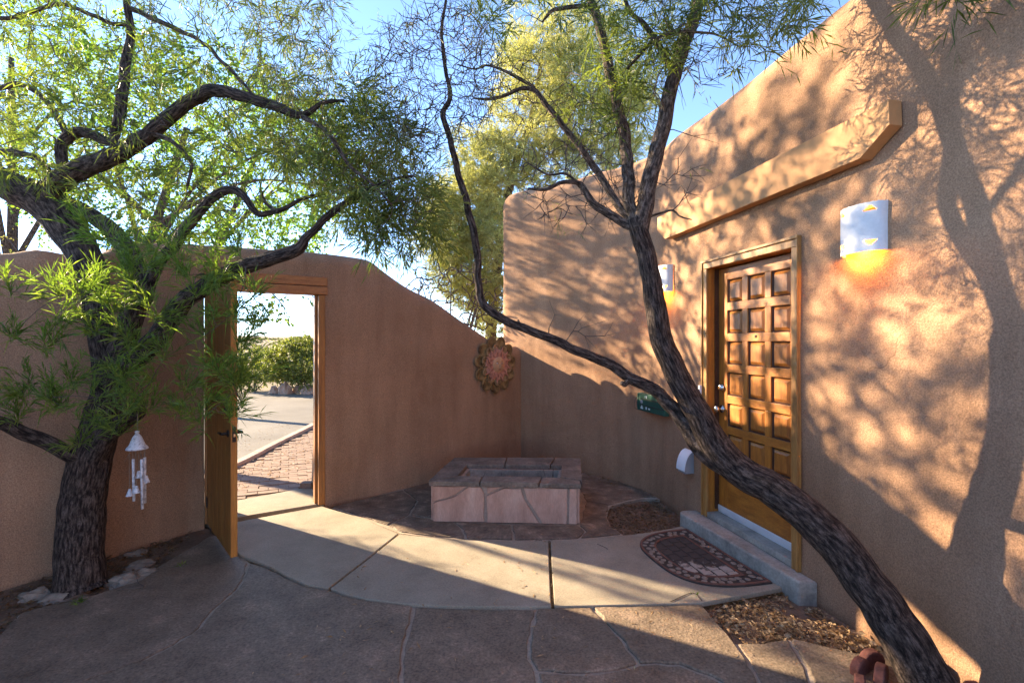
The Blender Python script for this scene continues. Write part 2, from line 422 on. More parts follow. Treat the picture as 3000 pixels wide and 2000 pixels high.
M['terracotta'] = surf('sun_terracotta', [(.3, (.38, .15, .10)), (.6, (.50, .24, .17)), (.75, (.55, .28, .13))], 14, .6, ((30, .3, .003),), fine=(40, .2))
M['petal'] = surf('olive_petal_glaze', [(.32, (.05, .028, .015)), (.46, (.17, .105, .045)), (.60, (.27, .18, .08)), (.72, (.12, .035, .02))], 11, .38, ((20, .3, .003),), fine=(20, .3))
M['petal2'] = surf('inner_petal_glaze', [(.32, (.07, .04, .02)), (.5, (.26, .165, .08)), (.72, (.36, .25, .14))], 16, .4, ((20, .3, .003),), fine=(20, .3))
M['face'] = surf('sun_face_clay', [(.3, (.42, .235, .13)), (.7, (.52, .31, .17))], 10, .6, ((30, .2, .002),), fine=(40, .12))
M['ink'] = surf('painted_dark_line', [(.3, (.04, .018, .025)), (.7, (.09, .03, .04))], 10, .6)
# ------------------------------------------------------------------ the ground
def inset(poly, d, seg=.12, jit=.006, seed=0):
    """shrink a plan polygon by d and roughen its edges"""
    r = random.Random(seed)
    p = [Vector((x, y)) for x, y in poly]; n = len(p)
    area = sum(p[i].x*p[(i+1) % n].y - p[(i+1) % n].x*p[i].y for i in range(n))
    if area < 0: p = p[::-1]
    out = []
    for i in range(n):
        a, b, c = p[i-1], p[i], p[(i+1) % n]
        e1 = (b-a).normalized(); e2 = (c-b).normalized()
        n1 = Vector((-e1.y, e1.x)); n2 = Vector((-e2.y, e2.x)); m = (n1+n2)
        if m.length < .2: m = n1
        m.normalize(); k = max(.45, m.dot(n1))
        out.append(b + m*d/k)
    res = []
    for i in range(n):
        a, b = out[i], out[(i+1) % n]; L = (b-a).length; k = max(1, int(L/seg))
        e = (b-a).normalized() if L > 1e-6 else Vector((1, 0)); nn = Vector((-e.y, e.x))
        for j in range(k):
            q = a.lerp(b, j/k)
            if jit and j: q = q + nn*r.uniform(-jit, jit)
            res.append((q.x, q.y))
    return res
def gp(pts, z=0.0): return [G(x, y, z) for x, y in pts]

# terrain: one sheet to the horizon, rising into a low ridge behind the road
nx, ny = 150, 150
xs = np.sinh(np.linspace(-6.2, 6.2, nx)); xs = xs/xs.max()*1400
ys = np.sinh(np.linspace(-6.0, 6.6, ny)); ys = ys/ys.max()*1500
V = []
for y in ys:
    for x in xs:
        d = math.hypot(x, y-2); h = -.06
        if d > 16:
            t = min(1, (d-16)/220); h += 1.1*t**1.0*2.2 + .5*t*mnoise.noise(Vector((x*.02, y*.02, 3)))*3
        if d > 150:
            t = min(1, (d-150)/500); h += t*t*(5 + 4*mnoise.noise(Vector((x*.003, y*.003, 9))))
        if d > 16: h += min(1, (d-16)/10)*.12*mnoise.noise(Vector((x*.25, y*.25, 1)))
        V.append((x, y, h))
V = np.array(V); i = np.arange(ny-1)[:, None]*nx + np.arange(nx-1)[None, :]
Q = np.stack([i, i+1, i+nx+1, i+nx], -1).reshape(-1, 4)
link('ground', tri_mesh('ground', V, Q), M['sand'], kind='structure')

# road outside the gate
kerb_pts = [G(470, 1110), G(552, 1060), G(600, 1035), G(650, 1010), G(705, 983), (-3.95, 10.6), (-4.2, 12.4), (-4.5, 14.0)]
kerb_pts = [(-3.62, 3.2), (-3.60, 4.6)] + kerb_pts[1:]
kp = spline([(x, y, 0) for x, y in kerb_pts], .35)
# bed mortar outlines
r = MB(); vs = []
left_edge = [(-14, 2.0), (-14, 6), (-13, 10), (-12, 14.2), (-9, 15.6), (-6.5, 15.9), (-4.5, 15.2)]
r.prism([(x-.06, y) for x, y, _ in kp] + [(-3.6, 15.0), (-2, 16.5), (-2, 17), (-6.5, 16.2), (-9, 15.9), (-12, 14.6), (-14, 10), (-14, 5), (-8, 3.0)], -.058, -.03)
r.build('road', M['asphalt'], kind='structure')
# kerb of cast lengths
ke = empty('kerb', (kp[0][0], kp[0][1], 0), 'pale pinkish concrete kerb curving between the road and the brick path', 'kerb')
L = 0
for a in range(0, len(kp)-3, 3):
    q = kp[a:a+4]; T = unit(np.gradient(q[:, :2], axis=0)); Nn = np.stack([-T[:, 1], T[:, 0]], 1)
    b = MB(); o0, o1 = q[:, :2]-Nn*-.03, q[:, :2]-Nn*.10
    ring = [tuple(v) for v in o0] + [tuple(v) for v in o1[::-1]]
    sh = .004
    b.prism(inset(ring, sh, 9, 0), -.058, .035)
    b.build('kerb_length', M['kerb'], ke, bevel=.012)

# brick path
bp = tag(bpy.data.objects.new('brick_path', None), kind='structure'); C.objects.link(bp); bp.location = (-2.8, 7, 0)
sand_bed = MB().prism([(-3.62, 3.9), (-3.66, 8), (-3.9, 10.7), (-.4, 10.7), (-.3, 7.2), (-1.9, 5.4), (-2.8, 4.9)], -.057, -.012)
sand_bed.build('sand_joint', M['soil'], bp)
bang = math.radians(24); bu = np.array([math.cos(bang), math.sin(bang)]); bv = np.array([-bu[1], bu[0]])
bm_ = MB().box((-.098, -.048, -.035), (.098, .048, 0)); bme = bm_.mesh('brick'); bme.materials.append(M['brick'])
bricks = []
rr = random.Random(3)
slab_line = [(-3.3, 4.75), (-2.74, 5.06), (-2.2, 5.52), (-1.9, 5.7)]
for iy in range(-40, 70):
    for ix in range(-40, 40):
        c = np.array([-2.9, 7.0]) + bu*(ix+.5*(iy % 2))*.202 + bv*iy*.102
        x, y = c
        if y > 10.4 or x > -1.95: continue
        kx = np.interp(y, kp[:, 1], kp[:, 0])
        if x < kx + .20: continue
        if y < np.interp(x, [p[0] for p in slab_line], [p[1] for p in slab_line]) + .09: continue
        # only what the gateway can show
        ang = x/y
        if not (-.625 < ang < -.37): continue
        bricks.append((y, x))
bricks.sort(); far = bricks[300:]; bricks = bricks[:300]
for y, x in bricks:
    o = bpy.data.objects.new('brick', bme); C.objects.link(o); o.parent = bp
    o.location = (x+2.8, y-7, rr.uniform(-.004, .004)); o.rotation_euler = (rr.uniform(-.02, .02), rr.uniform(-.02, .02), bang+rr.uniform(-.02, .02))
if far:
    fb = MB()
    for y, x in far:
        c = np.array([x, y]); q = [c-bu*.098-bv*.048, c+bu*.098-bv*.048, c+bu*.098+bv*.048, c-bu*.098+bv*.048]
        fb.prism([tuple(v) for v in q], -.035, rr.uniform(-.004, .004))
    fb.build('far_bricks', M['brick'], bp, kind='stuff')

# the curved concrete walk of cast slabs
walk = bpy.data.objects.new('concrete_walk', None); C.objects.link(walk); walk.location = (0, 3.8, 0); walk['kind'] = 'structure'
ZW = .012
slabs = [
    gp([(549,1275),(500,1225),(482,1209),(741,1162),(760,1168),(830,1188),(918,1225),(838,1288),(755,1352),(700,1343),(660,1325),(620,1303)], ZW),
    gp([(918,1225),(960,1230),(1000,1234),(1050,1238),(1100,1240.5),(1180,1242),(1262,1241),(1265,1310),(1270,1394),(1190,1395),(1100,1394),(1020,1392),(950,1389),(890,1383),(840,1376),(795,1366),(755,1352),(838,1288)], ZW),
    gp([(1262,1241),(1330,1238),(1400,1232),(1450,1227),(1500,1220),(1545,1212),(1566,1207)], ZW) + [(1.50, 4.20), (1.775, 3.12)] + gp([(1797,1352),(1700,1370),(1611,1386),(1490,1389),(1400,1391),(1270,1394),(1265,1310)], ZW),
]
out_slab = [(-2.66, 4.41), (-1.84, 4.925), (-1.55, 5.35), (-2.2, 5.50), (-2.74, 5.04), (-3.3, 4.72)]
for k, s in enumerate([*slabs, out_slab]):
    b = MB(); b.prism(inset(s, .009, .2, .0015, k), -.057, ZW)
    b.build('concrete_slab', M['concrete'], walk, bevel=.006)
MB().prism(inset(slabs[0], .0, 9, 0), -.058, -.01).build('joint_fill', M['litter_dark'], walk)
MB().prism(inset(slabs[1], .0, 9, 0), -.058, -.012).build('joint_fill', M['litter_dark'], walk)
MB().prism(inset(slabs[2], .004, 9, 0), -.058, -.014).build('joint_fill', M['litter_dark'], walk)

# flagstones
patio = bpy.data.objects.new('flagstone_patio', None); C.objects.link(patio); patio.location = (0, 2.5, 0); patio['kind'] = 'structure'
St = []
St.append([(-60,1480),(0,1454),(43,1408),(106,1390),(191,1373),(255,1352),(323,1331),(361,1301),(430,1262),(478,1232),(500,1228),(549,1277),(572,1292),(560,1330),(545,1352),(490,1400),(460,1440),(400,1480),(330,1515),(230,1550),(130,1590),(0,1640),(-200,1660)])
St.append([(572,1292),(620,1305),(660,1327),(700,1345),(755,1354),(795,1368),(840,1378),(890,1385),(950,1391),(945,1420),(930,1470),(925,1500),(922,1568),(915,1760),(330,1760),(-260,1800),(-200,1660),(0,1640),(130,1590),(230,1550),(330,1515),(400,1480),(460,1440),(490,1400),(545,1352),(560,1330)])
St.append([(950,1391),(1020,1394),(1100,1396),(1190,1397),(1232,1397),(1222,1440),(1215,1480),(1215,1510),(1232,1540),(1240,1600),(1245,1760),(915,1760),(922,1568),(925,1500),(930,1470),(945,1420)])
St.append([(1232,1397),(1270,1396),(1358,1393),(1420,1460),(1468,1524),(1440,1533),(1380,1543),(1320,1546),(1232,1540),(1215,1510),(1215,1480),(1222,1440)])
St.append([(1232,1540),(1320,1546),(1380,1543),(1440,1533),(1468,1524),(1510,1522),(1560,1525),(1602,1542),(1655,1564),(1690,1620),(1720,1760),(1245,1760),(1240,1600)])
St.append([(1358,1393),(1400,1392),(1490,1391),(1611,1388),(1650,1430),(1688,1474),(1717,1514),(1743,1565),(1770,1660),(1780,1760),(1720,1760),(1690,1620),(1655,1564),(1602,1542),(1560,1525),(1510,1522),(1468,1524),(1420,1460)])
St.append([(1688,1474),(1750,1474),(1812,1463),(1835,1502),(1857,1547),(1885,1620),(1900,1760),(1780,1760),(1770,1660),(1743,1565),(1717,1514)])
St.append([(1812,1463),(1880,1478),(1940,1492),(1990,1500),(2040,1492),(2075,1540),(2100,1600),(2120,1760),(1900,1760),(1885,1620),(1857,1547),(1835,1502)])
allst = [gp(s) for s in St]
for k, s in enumerate(allst):
    b = MB(); b.prism(inset(s, .010, .05, .008, k+10), -.04, [0, .003, -.004, .002, -.001, .004, -.003, .002][k])
    b.build('flagstone', M['flag'], patio, bevel=.007)
# stones behind the camera go on as one slab field
y0 = G(0, 1760)[1]
xs_ = [-4.0, -2.4, -.9, .5, 1.7, 2.5]
ylev = [y0, .3, -1.2, -2.9, -5]
for j in range(4):
    for k in range(5):
        o = .12*((j+k) % 2)
        poly = [(xs_[k]+o, ylev[j+1]+.1*(k % 2)), (xs_[k+1]-.05, ylev[j+1]), (xs_[k+1]+.07-.1*(j % 2), ylev[j]-.02), (xs_[k]-.05, ylev[j]-.02)]
        MB().prism(inset(poly, .012, .2, .01, j*9+k), -.04, 0).build('flagstone', M['flag'], patio, bevel=.007)
near = [(-4.2,-5.2),(2.9,-5.2),(2.6,.8)] + [G(2100,1600),G(2040,1494),G(1990,1502),G(1812,1466),G(1750,1476),G(1688,1476),G(1611,1390),G(1400,1393),G(1190,1396),G(950,1390),G(795,1366),G(700,1343),G(572,1290),G(500,1226),G(478,1234),G(361,1303),G(255,1354),G(106,1392),G(43,1410),G(0,1456),(-3.6,2.2),(-4.1,1.0)]
MB().prism(near, -.059, -.009).build('mortar_bed', M['mortar'], patio)

apron = bpy.data.objects.new('fountain_apron', None); C.objects.link(apron); apron.location = (0, 5, 0); apron['kind'] = 'structure'
Fs = [
    [(762,1163),(815,1150),(872,1137),(925,1125),(960,1150),(940,1182),(890,1206),(830,1186)],
    [(925,1125),(985,1108),(1060,1085),(1110,1120),(1050,1170),(990,1192),(940,1182),(960,1150)],
    [(890,1206),(940,1182),(990,1192),(1040,1198),(1062,1215),(1070,1236.5),(1000,1231.5),(920,1221)],
    [(1040,1198),(1110,1202),(1175,1204),(1180,1239.5),(1070,1236.5),(1062,1215)],
    [(1175,1204),(1262,1205),(1330,1207),(1345,1220),(1330,1235.5),(1255,1238.5),(1180,1239.5)],
    [(1330,1207),(1345,1150),(1400,1160),(1393,1185),(1403,1208),(1430,1226),(1400,1229.5),(1330,1235.5),(1345,1220)],
    [(1325,1110),(1340,1083),(1390,1090),(1445,1105),(1500,1130),(1512,1142),(1475,1142),(1440,1148),(1400,1160),(1345,1150)],
    [(1060,1085),(1120,1068),(1196,1053),(1262,1068),(1340,1083),(1325,1110),(1300,1150),(1110,1150),(1110,1120)],
]
for k, s in enumerate(Fs):
    b = MB(); b.prism(inset(gp(s), .011, .06, .008, k+40), -.045, [.0, .004, -.002, .003, 0, .002, -.002, 0][k])
    b.build('flagstone', M['flag2'], apron, bevel=.006)
MB().prism(gp([(762,1165),(872,1135),(1060,1083),(1196,1050),(1340,1081),(1445,1103),(1505,1130),(1520,1146),(1475,1144),(1440,1150),(1400,1162),(1393,1185),(1403,1208),(1432,1227),(1330,1238),(1180,1241),(1070,1238),(1000,1233),(920,1223),(830,1188)]), -.059, -.010).build('mortar_bed', M['mortar'], apron)

# planting soil: the beds lie a little lower than the paving
for pts in ([(-3.35,1.2),(-4.2,.5),(-4.1,1.6),(-3.8,2.5),(-3.4,3.3),(-2.93,4.0),(-2.7,4.4),(-2.3,4.1)] + [G(361,1301),G(106,1388),G(0,1452)],
            [G(1380,1150),G(1500,1120),(1.5,5.3),(1.62,4.6),(1.62,4.2),G(1566,1205),G(1430,1232),G(1385,1205)],
            [G(1600,1380),(1.74,3.25),(1.9,3.2),(2.1,2.0),(2.2,1.2),G(2120,1700),G(2050,1494),G(1990,1505),G(1812,1470),G(1690,1480)]):
    MB().prism(pts, -.0595, -.035).build('planting_bed', M['soil'], kind='structure')

# ------------------------------------------------------------------ adobe walls
def adobe(mb_list, line, thick, r_top, zb, seed=0):
    """line: rows (x, y, ztop) on the courtyard face, resampled; returns verts/quads with rounded top"""
    line = np.array(line); n = len(line)
    T = np.gradient(line[:, :2], axis=0); T = unit(T); N = np.stack([-T[:, 1], T[:, 0]], 1)   # to the left of travel
    prof_n = 8
    cols = []
    for k in range(n):
        x, y, zt = line[k]; nn = N[k]
        hs = list(np.linspace(zb, zt-r_top, max(2, int((3.6-0)/.12)))) if False else list(np.linspace(zb, zt-r_top, 30))
        col = [(0, h) for h in hs]
        for j in range(1, prof_n+1):
            a = math.pi/2*j/prof_n; col.append((r_top*(1-math.cos(a)), zt-r_top+r_top*math.sin(a)))
        rt2 = min(r_top, thick-r_top)
        col.append((thick-rt2*1.0-.0, zt))
        for j in range(1, 5):
            a = math.pi/2*j/4; col.append((thick-rt2+rt2*math.sin(a), zt-rt2+rt2*math.cos(a)))
        col.append((thick, zb))
        pts = []
        for o, h in col:
            d = 0
            if o < thick*.9:
                q = Vector((x*.9, y*.9, h*.9+seed)); d = .018*mnoise.noise(q) + .006*mnoise.noise(q*4)
            pts.append((x+nn[0]*(o+d), y+nn[1]*(o+d), h + (.015*mnoise.noise(Vector((x*1.5, y*1.5, 3))) if h > zt-r_top else 0)))
        cols.append(pts)
    m = len(cols[0]); vs = [p for c in cols for p in c]
    fs = [(k*m+j, (k+1)*m+j, (k+1)*m+j+1, k*m+j+1) for k in range(n-1) for j in range(m-1)]
    fs += [(k*m+m-1, (k+1)*m+m-1, (k+1)*m, k*m) for k in range(n-1)]
    return vs, fs, cols[0], cols[-1]
def adobe_obj(name, strips, mat, parent=None, origin=None):
    mb = MB(); sm = []
    for line, thick, r, zb in strips:
        vs, fs, c0, c1 = adobe(None, line, thick, r, zb)
        mb.add(vs, fs); sm += [True]*len(fs)
        mb.add(c0, [list(range(len(c0)))]); mb.add(c1, [list(range(len(c1)))[::-1]]); sm += [False, False]
    me = mb.mesh(name)
    bm = bmesh.new(); bm.from_mesh(me); bmesh.ops.recalc_face_normals(bm, faces=bm.faces); bm.to_mesh(me); bm.free()
    me.polygons.foreach_set('use_smooth', sm)
    return link(name, me, mat, parent, origin)
def cut(line, a, b):
    return line[a:b+1]
def clip_line(line, f0, f1):
    """rows whose running index lies between the fractional rows f0 and f1"""
    def at(f):
        i = int(f); t = f-i
        return line[i] if t < 1e-9 else line[i]*(1-t)+line[i+1]*t
    mid = [line[i] for i in range(int(math.floor(f0))+1, int(math.ceil(f1)))]
    return np.array([at(f0)] + mid + [at(f1)])
def find(line, x, y):
    best = (9, 0)
    for i in range(len(line)-1):
        a = line[i][:2]; b = line[i+1][:2]; t = np.clip(np.dot(np.array([x, y])-a, b-a)/np.dot(b-a, b-a), 0, 1)
        d = np.linalg.norm(a+(b-a)*t-np.array([x, y]))
        if d < best[0]: best = (d, i+t)
    return best[1]
# garden wall with its sloping shoulder; travels away from the camera so the thickness lies outside
gw = [(-4.1,-5,2.1),(-4.12,-1.5,2.1),(-4.08,.4,2.12),(-3.96,1.6,2.12),(-3.70,2.5,2.13),(-3.52,2.9,2.15),(-3.35,3.28,2.18),(-3.24,3.45,2.245),(-3.12,3.66,2.235),(-3.02,3.80,2.30),(-2.95,3.92,2.385),(-2.80,4.16,2.43),
      (-2.68,4.36,2.455),(-2.255,4.63,2.475),(-1.83,4.90,2.475),(-1.62,5.085,2.47),(-1.46,5.23,2.455),(-1.36,5.31,2.38),(-1.13,5.52,2.22),(-.88,5.77,2.085),(-.60,6.06,1.88),(-.36,6.30,1.71),(-.14,6.53,1.56),(.0,6.675,1.53),(.12,6.80,1.53),(.34,7.02,1.53)]
gl = spline(gw, .09)
f0 = find(gl, -2.68, 4.36); f1 = find(gl, -1.83, 4.90)
gate_wall = adobe_obj('garden_wall', [(clip_line(gl, 0, f0), .32, .13, -.1), (clip_line(gl, f0, f1), .32, .13, 2.225), (clip_line(gl, f1, len(gl)-1.001), .32, .13, -.1)], M['stucco'], origin=(-2.2, 4.7, 0))
tag(gate_wall, 'long brown adobe garden wall with sloping shoulder around the open wooden gate', 'wall')
# outer battered pier beside the gate
ga = np.array([-1.83+2.68, 4.90-4.36]); ga = ga/np.linalg.norm(ga); go = np.array([-ga[1], ga[0]]); g0 = np.array([-2.68, 4.36]); GL = 1.007
def GP(s, o, z): p = g0+ga*s+go*o; return (p[0], p[1], z)
pier = MB(); prof = [(.30, -.1), (.72, -.1), (.70, .05), (.62, .45), (.52, .95), (.42, 1.5), (.35, 2.0), (.31, 2.3), (.30, 2.3)]
pier.extrude([GP(GL+.005, o, z) for o, z in prof], np.array([ga[0]*.42, ga[1]*.42, 0]))
tag(pier.build('wall_pier', M['stucco'], origin=GP(GL, .4, 0), bevel=.02), 'sunlit battered adobe pier outside the gate on its right side', 'pier')

lpier = MB(); lpier.extrude([GP(-.005, o, z) for o, z in prof], np.array([-ga[0]*.42, -ga[1]*.42, 0]))
tag(lpier.build('wall_pier', M['stucco'], origin=GP(0, .4, 0), bevel=.02), 'battered adobe pier outside the gate on its left side, behind the open gate', 'pier')
# the house wall
def WX(Y): return 2.495-.195*Y
bl = [(WX(y), y, 3.64) for y in (-6, -3, 0, 1, 2, 2.6, 3.2, 3.8, 4.4, 4.85)] + [(1.515,5.08,3.64),(1.46,5.28,3.645),(1.355,5.50,3.65),(1.20,5.74,3.65),(.86,6.13,3.66),(.5,6.46,3.665),(.12,6.80,3.67),(-.06,6.955,3.67),(-.118,7.03,3.665),(-.125,7.12,3.66),(-.08,7.22,3.66),(.1,7.45,3.65),(1.5,9.0,3.65),(3.2,10.9,3.65)]
bL = spline(bl, .09)
for k in range(len(bL)):   # softly wavy parapet
    bL[k][2] += .035*mnoise.noise(Vector((bL[k][0]*1.1, bL[k][1]*1.1, 5)))
bL = bL[::-1]              # travel towards the camera puts the thickness inside the house
d0 = find(bL, WX(4.262), 4.262); d1 = find(bL, WX(3.276), 3.276)
house = empty('adobe_house', (3, 3, 0), 'tall brown adobe house wall with rounded parapet and a curved corner behind the entry door', 'house')
adobe_obj('stucco_wall', [(clip_line(bL, 0, d0), .42, .19, -.1), (clip_line(bL, d0, d1), .42, .19, 2.222), (clip_line(bL, d1, len(bL)-1.001), .42, .19, -.1)], M['stucco'], house)
MB().prism([(4.2, -6), (8, -6), (8, 11.2), (3.4, 11.2), (.2, 7.7), (.2, 7.4), (1.8, 5.5), (2.2, 3)], 3.1, 3.3).build('roof', M['concrete'], house)
MB().prism([(7.6, -6), (8, -6), (8, 11.2), (3.4, 11.2), (3.5, 10.8), (7.6, 10.8)], -.1, 3.1).build('rear_wall', M['stucco'], house)

wn_ = np.array([-1, -.195])/math.hypot(1, .195); we = np.array([-.195, 1])/math.hypot(1, .195)
def WP(Y, o, z): return (WX(Y)+wn_[0]*o, Y+wn_[1]*o, z)
def wbox(mb, Y0, Y1, o0, o1, z0, z1):
    """box on the house wall: Y along it, o out of it (towards the courtyard)"""
    mb.hexa([WP(Y0,o0,z0), WP(Y1,o0,z0), WP(Y1,o1,z0), WP(Y0,o1,z0), WP(Y0,o0,z1), WP(Y1,o0,z1), WP(Y1,o1,z1), WP(Y0,o1,z1)]); return mb
# painted plank beam above the door, ends cut to a chamfer
pl = [(2.56, 2.83), (2.56, 2.83), (2.555, 2.70), (2.725, 2.588), (4.83, 2.585), (4.98, 2.70), (4.98, 2.825)]
b = MB(); b.extrude([WP(y, .005, z) for y, z in pl[:1] + pl[2:]], np.array([wn_[0]*.08, wn_[1]*.08, 0]))
tag(b.build('lintel_beam', M['beam'], origin=WP(3.7, .04, 2.575), bevel=.002), 'long tan painted beam with cut ends, fixed on the house wall above the entry door', 'beam')

# entry door
DY0, DY1 = 3.29, 4.245; DC = .5*(DY0+DY1)
door = empty('entry_door', WP(DC, -.1, .17), 'orange brown varnished wooden entry door with eighteen raised square panels', 'door')
DZ0, DZ1 = .185, 2.205
wbox(MB(), DY0+.004, DY1-.004, -.145, -.115, DZ0, DZ1).build('door_core', M['dark_wood'], door)
cY = [4.030, 3.776, 3.522]; half = .096/1.0188
rz = [2.110-.2545*k for k in range(6)]; ph = .19
edges = [DY1-.006]
for c in cY: edges += [c+half, c-half]
edges.append(DY0+.006)
for k in range(0, 8, 2):    # stiles: full height outside, between rails inside
    if k in (0, 6): wbox(MB(), edges[k+1], edges[k], -.115, -.09, DZ0, DZ1).build('stile', M['wood_v'], door, bevel=.003)
    else:
        for z in rz: wbox(MB(), edges[k+1]+.0005, edges[k]-.0005, -.115, -.0905, z-ph+.0005, z-.0005).build('mullion', M['wood_v'], door, bevel=.003)
zz = [DZ1] + [v for z in rz for v in (z, z-ph)] + [DZ0]
for k in range(0, 14, 2):
    wbox(MB(), edges[6]+.0005, edges[1]-.0005, -.115, -.0902, zz[k+1], zz[k]).build('rail', M['wood_h'], door, bevel=.003)
pan = None
for c in cY:
    for z in rz:
        if pan is None:
            b = MB(); i0, i1 = .012, .034
            def ringp(Yc, zc, ins, o): return [WP(Yc-half+ins, o, zc-ph+ins), WP(Yc+half-ins, o, zc-ph+ins), WP(Yc+half-ins, o, zc-ins), WP(Yc-half+ins, o, zc-ins)]
            v = ringp(c, z, .002, -.1148) + ringp(c, z, .002, -.099) + ringp(c, z, i0, -.1125) + ringp(c, z, i0+.004, -.106) + ringp(c, z, i1, -.0925)
            f = []
            for q in range(4):
                for k in range(4):
                    k2 = (k+1) % 4; f.append((q*4+k, q*4+k2, (q+1)*4+k2, (q+1)*4+k))
            f.append((16, 17, 18, 19))
            b.add(v, f); b.m = [1]*8 + [0]*9
            pan = b.build('raised_panel', [M['panel'], M['dark_wood']], door, origin=None)
            base = (c, z)
        else:
            o = dup(pan, door)
            p = np.array(WP(c, 0, z)) - np.array(WP(base[0], 0, base[1])); o.location = p
MB().lathe(WP(3.776, -.092, 1.640), [(.011, 0), (.011, .006), (.006, .008)], 12, (*wn_, 0)).build('peephole', M['iron'], door)
def knob(z, name, prof, mat, extra=None):
    k = MB().lathe(WP(4.185, -.0895, z), prof, 20, (*wn_, 0)).build(name, mat, door, smooth=True)
    return k
k1 = knob(1.215, 'deadbolt', [(.030, 0), (.030, .012), (.024, .016), (.022, .030), (.015, .034)], M['steel'])
MB().lathe(WP(4.185, -.0555, 1.215), [(.012, 0), (.012, .004)], 12, (*wn_, 0)).build('keyway', M['brass'], k1)
knob(1.035, 'door_knob', [(.033, 0), (.033, .008), (.013, .014), (.011, .030), (.022, .042), (.029, .055), (.028, .066), (.017, .074)], M['steel'])
wbox(MB(), DY0+.006, DY1-.006, -.089, -.080, .185, .222).build('door_sweep', M['alu'], door, bevel=.003)

frame = empty('door_frame', WP(DC, 0, .115), 'weathered wooden casing and jambs set around the entry door', 'door frame')
wbox(MB(), DY1, DY1+.016, -.15, .0, .12, 2.215).build('jamb', M['wood_v'], frame)
wbox(MB(), DY0-.012, DY0, -.15, .0, .12, 2.215).build('jamb', M['wood_v'], frame)
wbox(MB(), DY0-.012, DY1+.016, -.15, .0, 2.2155, 2.2215).build('head_jamb', M['wood_h'], frame)
wbox(MB(), DY1-.012, DY1-.0005, -.0895, -.055, .185, 2.2135).build('door_stop', M['dark_wood'], frame)
def casing(Y0, Y1, z0, z1, vert, outer_lo):
    b = MB(); wbox(b, Y0, Y1, .001, .022, z0, z1)
    return b
for a, b_ in ((DY1+.0, DY1+.066), (DY0-.066, DY0-.0)):
    c_ = casing(a, b_, .115, 2.2145, True, 0).build('side_casing', M['casing'], frame, bevel=.003)
    oy = (b_-.018, b_) if a > 4 else (a, a+.018)
    wbox(MB(), oy[0]+.0015, oy[1]-.0015, .0222, .034, .116, 2.27).build('back_band', M['casing'], c_, bevel=.003)
wbox(MB(), DY0-.066, DY1+.066, .001, .022, 2.2155, 2.284).build('head_casing', M['casing'], frame, bevel=.003)
wbox(MB(), DY0-.0655, DY1+.0655, .0222, .036, 2.266, 2.286).build('back_band', M['casing'], frame, bevel=.003)
wbox(MB(), DY0-.001, DY1+.001, -.15, .015, .1155, .160).build('threshold', M['grey_concrete'], frame, bevel=.004)
wbox(MB(), DY0+.001, DY1-.001, -.13, -.088, .1605, .182).build('metal_sill', M['alu'], frame, bevel=.004)
bell = wbox(MB(), DY1+.045, DY1+.068, .0345, .058, 1.145, 1.225).build('doorbell', M['white_plastic'], origin=WP(DY1+.05, .04, 1.15), bevel=.004)
tag(bell, 'small white doorbell on the left casing of the entry door', 'doorbell')
MB().lathe(WP(DY1+.0565, .058, 1.185), [(.007, 0), (.007, .003)], 10, (*wn_, 0)).build('bell_button', M['grey_plastic'], bell)

# concrete step
st = MB(); poly = [(WX(3.09)-.002, 3.09), (1.775, 3.10)] + [(1.49, 4.235), (1.472, 4.30), (1.46, 4.34), (1.47, 4.385), (1.50, 4.41), (1.56, 4.42), (WX(4.42)-.002, 4.42)]
st.prism(poly, -.058, .115)
tag(st.build('door_step', M['grey_concrete'], origin=(1.7, 3.7, 0), bevel=.014), 'low grey concrete step with a rounded left end at the foot of the entry door', 'step')

# gate
gf = empty('gate_frame', GP(.5, .1, 0), 'weathered timber posts and cracked header framing the gateway in the garden wall', 'gate frame')
def gbox(mb, s0, s1, o0, o1, z0, z1):
    mb.hexa([GP(s0,o0,z0), GP(s1,o0,z0), GP(s1,o1,z0), GP(s0,o1,z0), GP(s0,o0,z1), GP(s1,o0,z1), GP(s1,o1,z1), GP(s0,o1,z1)]); return mb
gbox(MB(), .003, .062, -.016, .13, .013, 2.05).build('gate_post', M['gate_wood'], gf, bevel=.004)
gbox(MB(), GL-.062, GL-.003, -.016, .13, .013, 2.05).build('gate_post', M['gate_wood'], gf, bevel=.004)
gbox(MB(), GL-.085, GL-.0625, .055, .13, .013, 2.05).build('gate_stop', M['gate_wood'], gf, bevel=.003)
gbox(MB(), .0, GL+.02, -.022, .16, 2.055, 2.132).build('header_timber', M['header'], gf, bevel=.006)
gbox(MB(), .0, GL+.02, -.020, .16, 2.138, 2.224).build('header_timber', M['header'], gf, bevel=.006)
gbox(MB(), .002, GL+.015, -.014, .15, 2.130, 2.140).build('header_crack', M['crack'], gf)
hinge = np.array([-2.598, 4.345]); gd = np.array([.652, -.759]); gd /= np.linalg.norm(gd); gn = np.array([gd[1], -gd[0]])   # gn: towards the left of the picture
if gn[0] > 0: gn = -gn
def DP(s, o, z): p = hinge+gd*s+gn*o; return (p[0], p[1], z)
def dbox(mb, s0, s1, o0, o1, z0, z1):
    mb.hexa([DP(s0,o0,z0), DP(s1,o0,z0), DP(s1,o1,z0), DP(s0,o1,z0), DP(s0,o0,z1), DP(s1,o0,z1), DP(s1,o1,z1), DP(s0,o1,z1)]); return mb
gate = empty('garden_gate', (hinge[0], hinge[1], 0), 'tall wooden plank gate standing open into the courtyard', 'gate')
DL = .905
dbox(MB(), .0, DL-.0, .0, .022, .035, 2.035).build('gate_backing', M['gate_wood_lit'], gate, bevel=.002)
nb = 6; w = (DL-.002)/nb
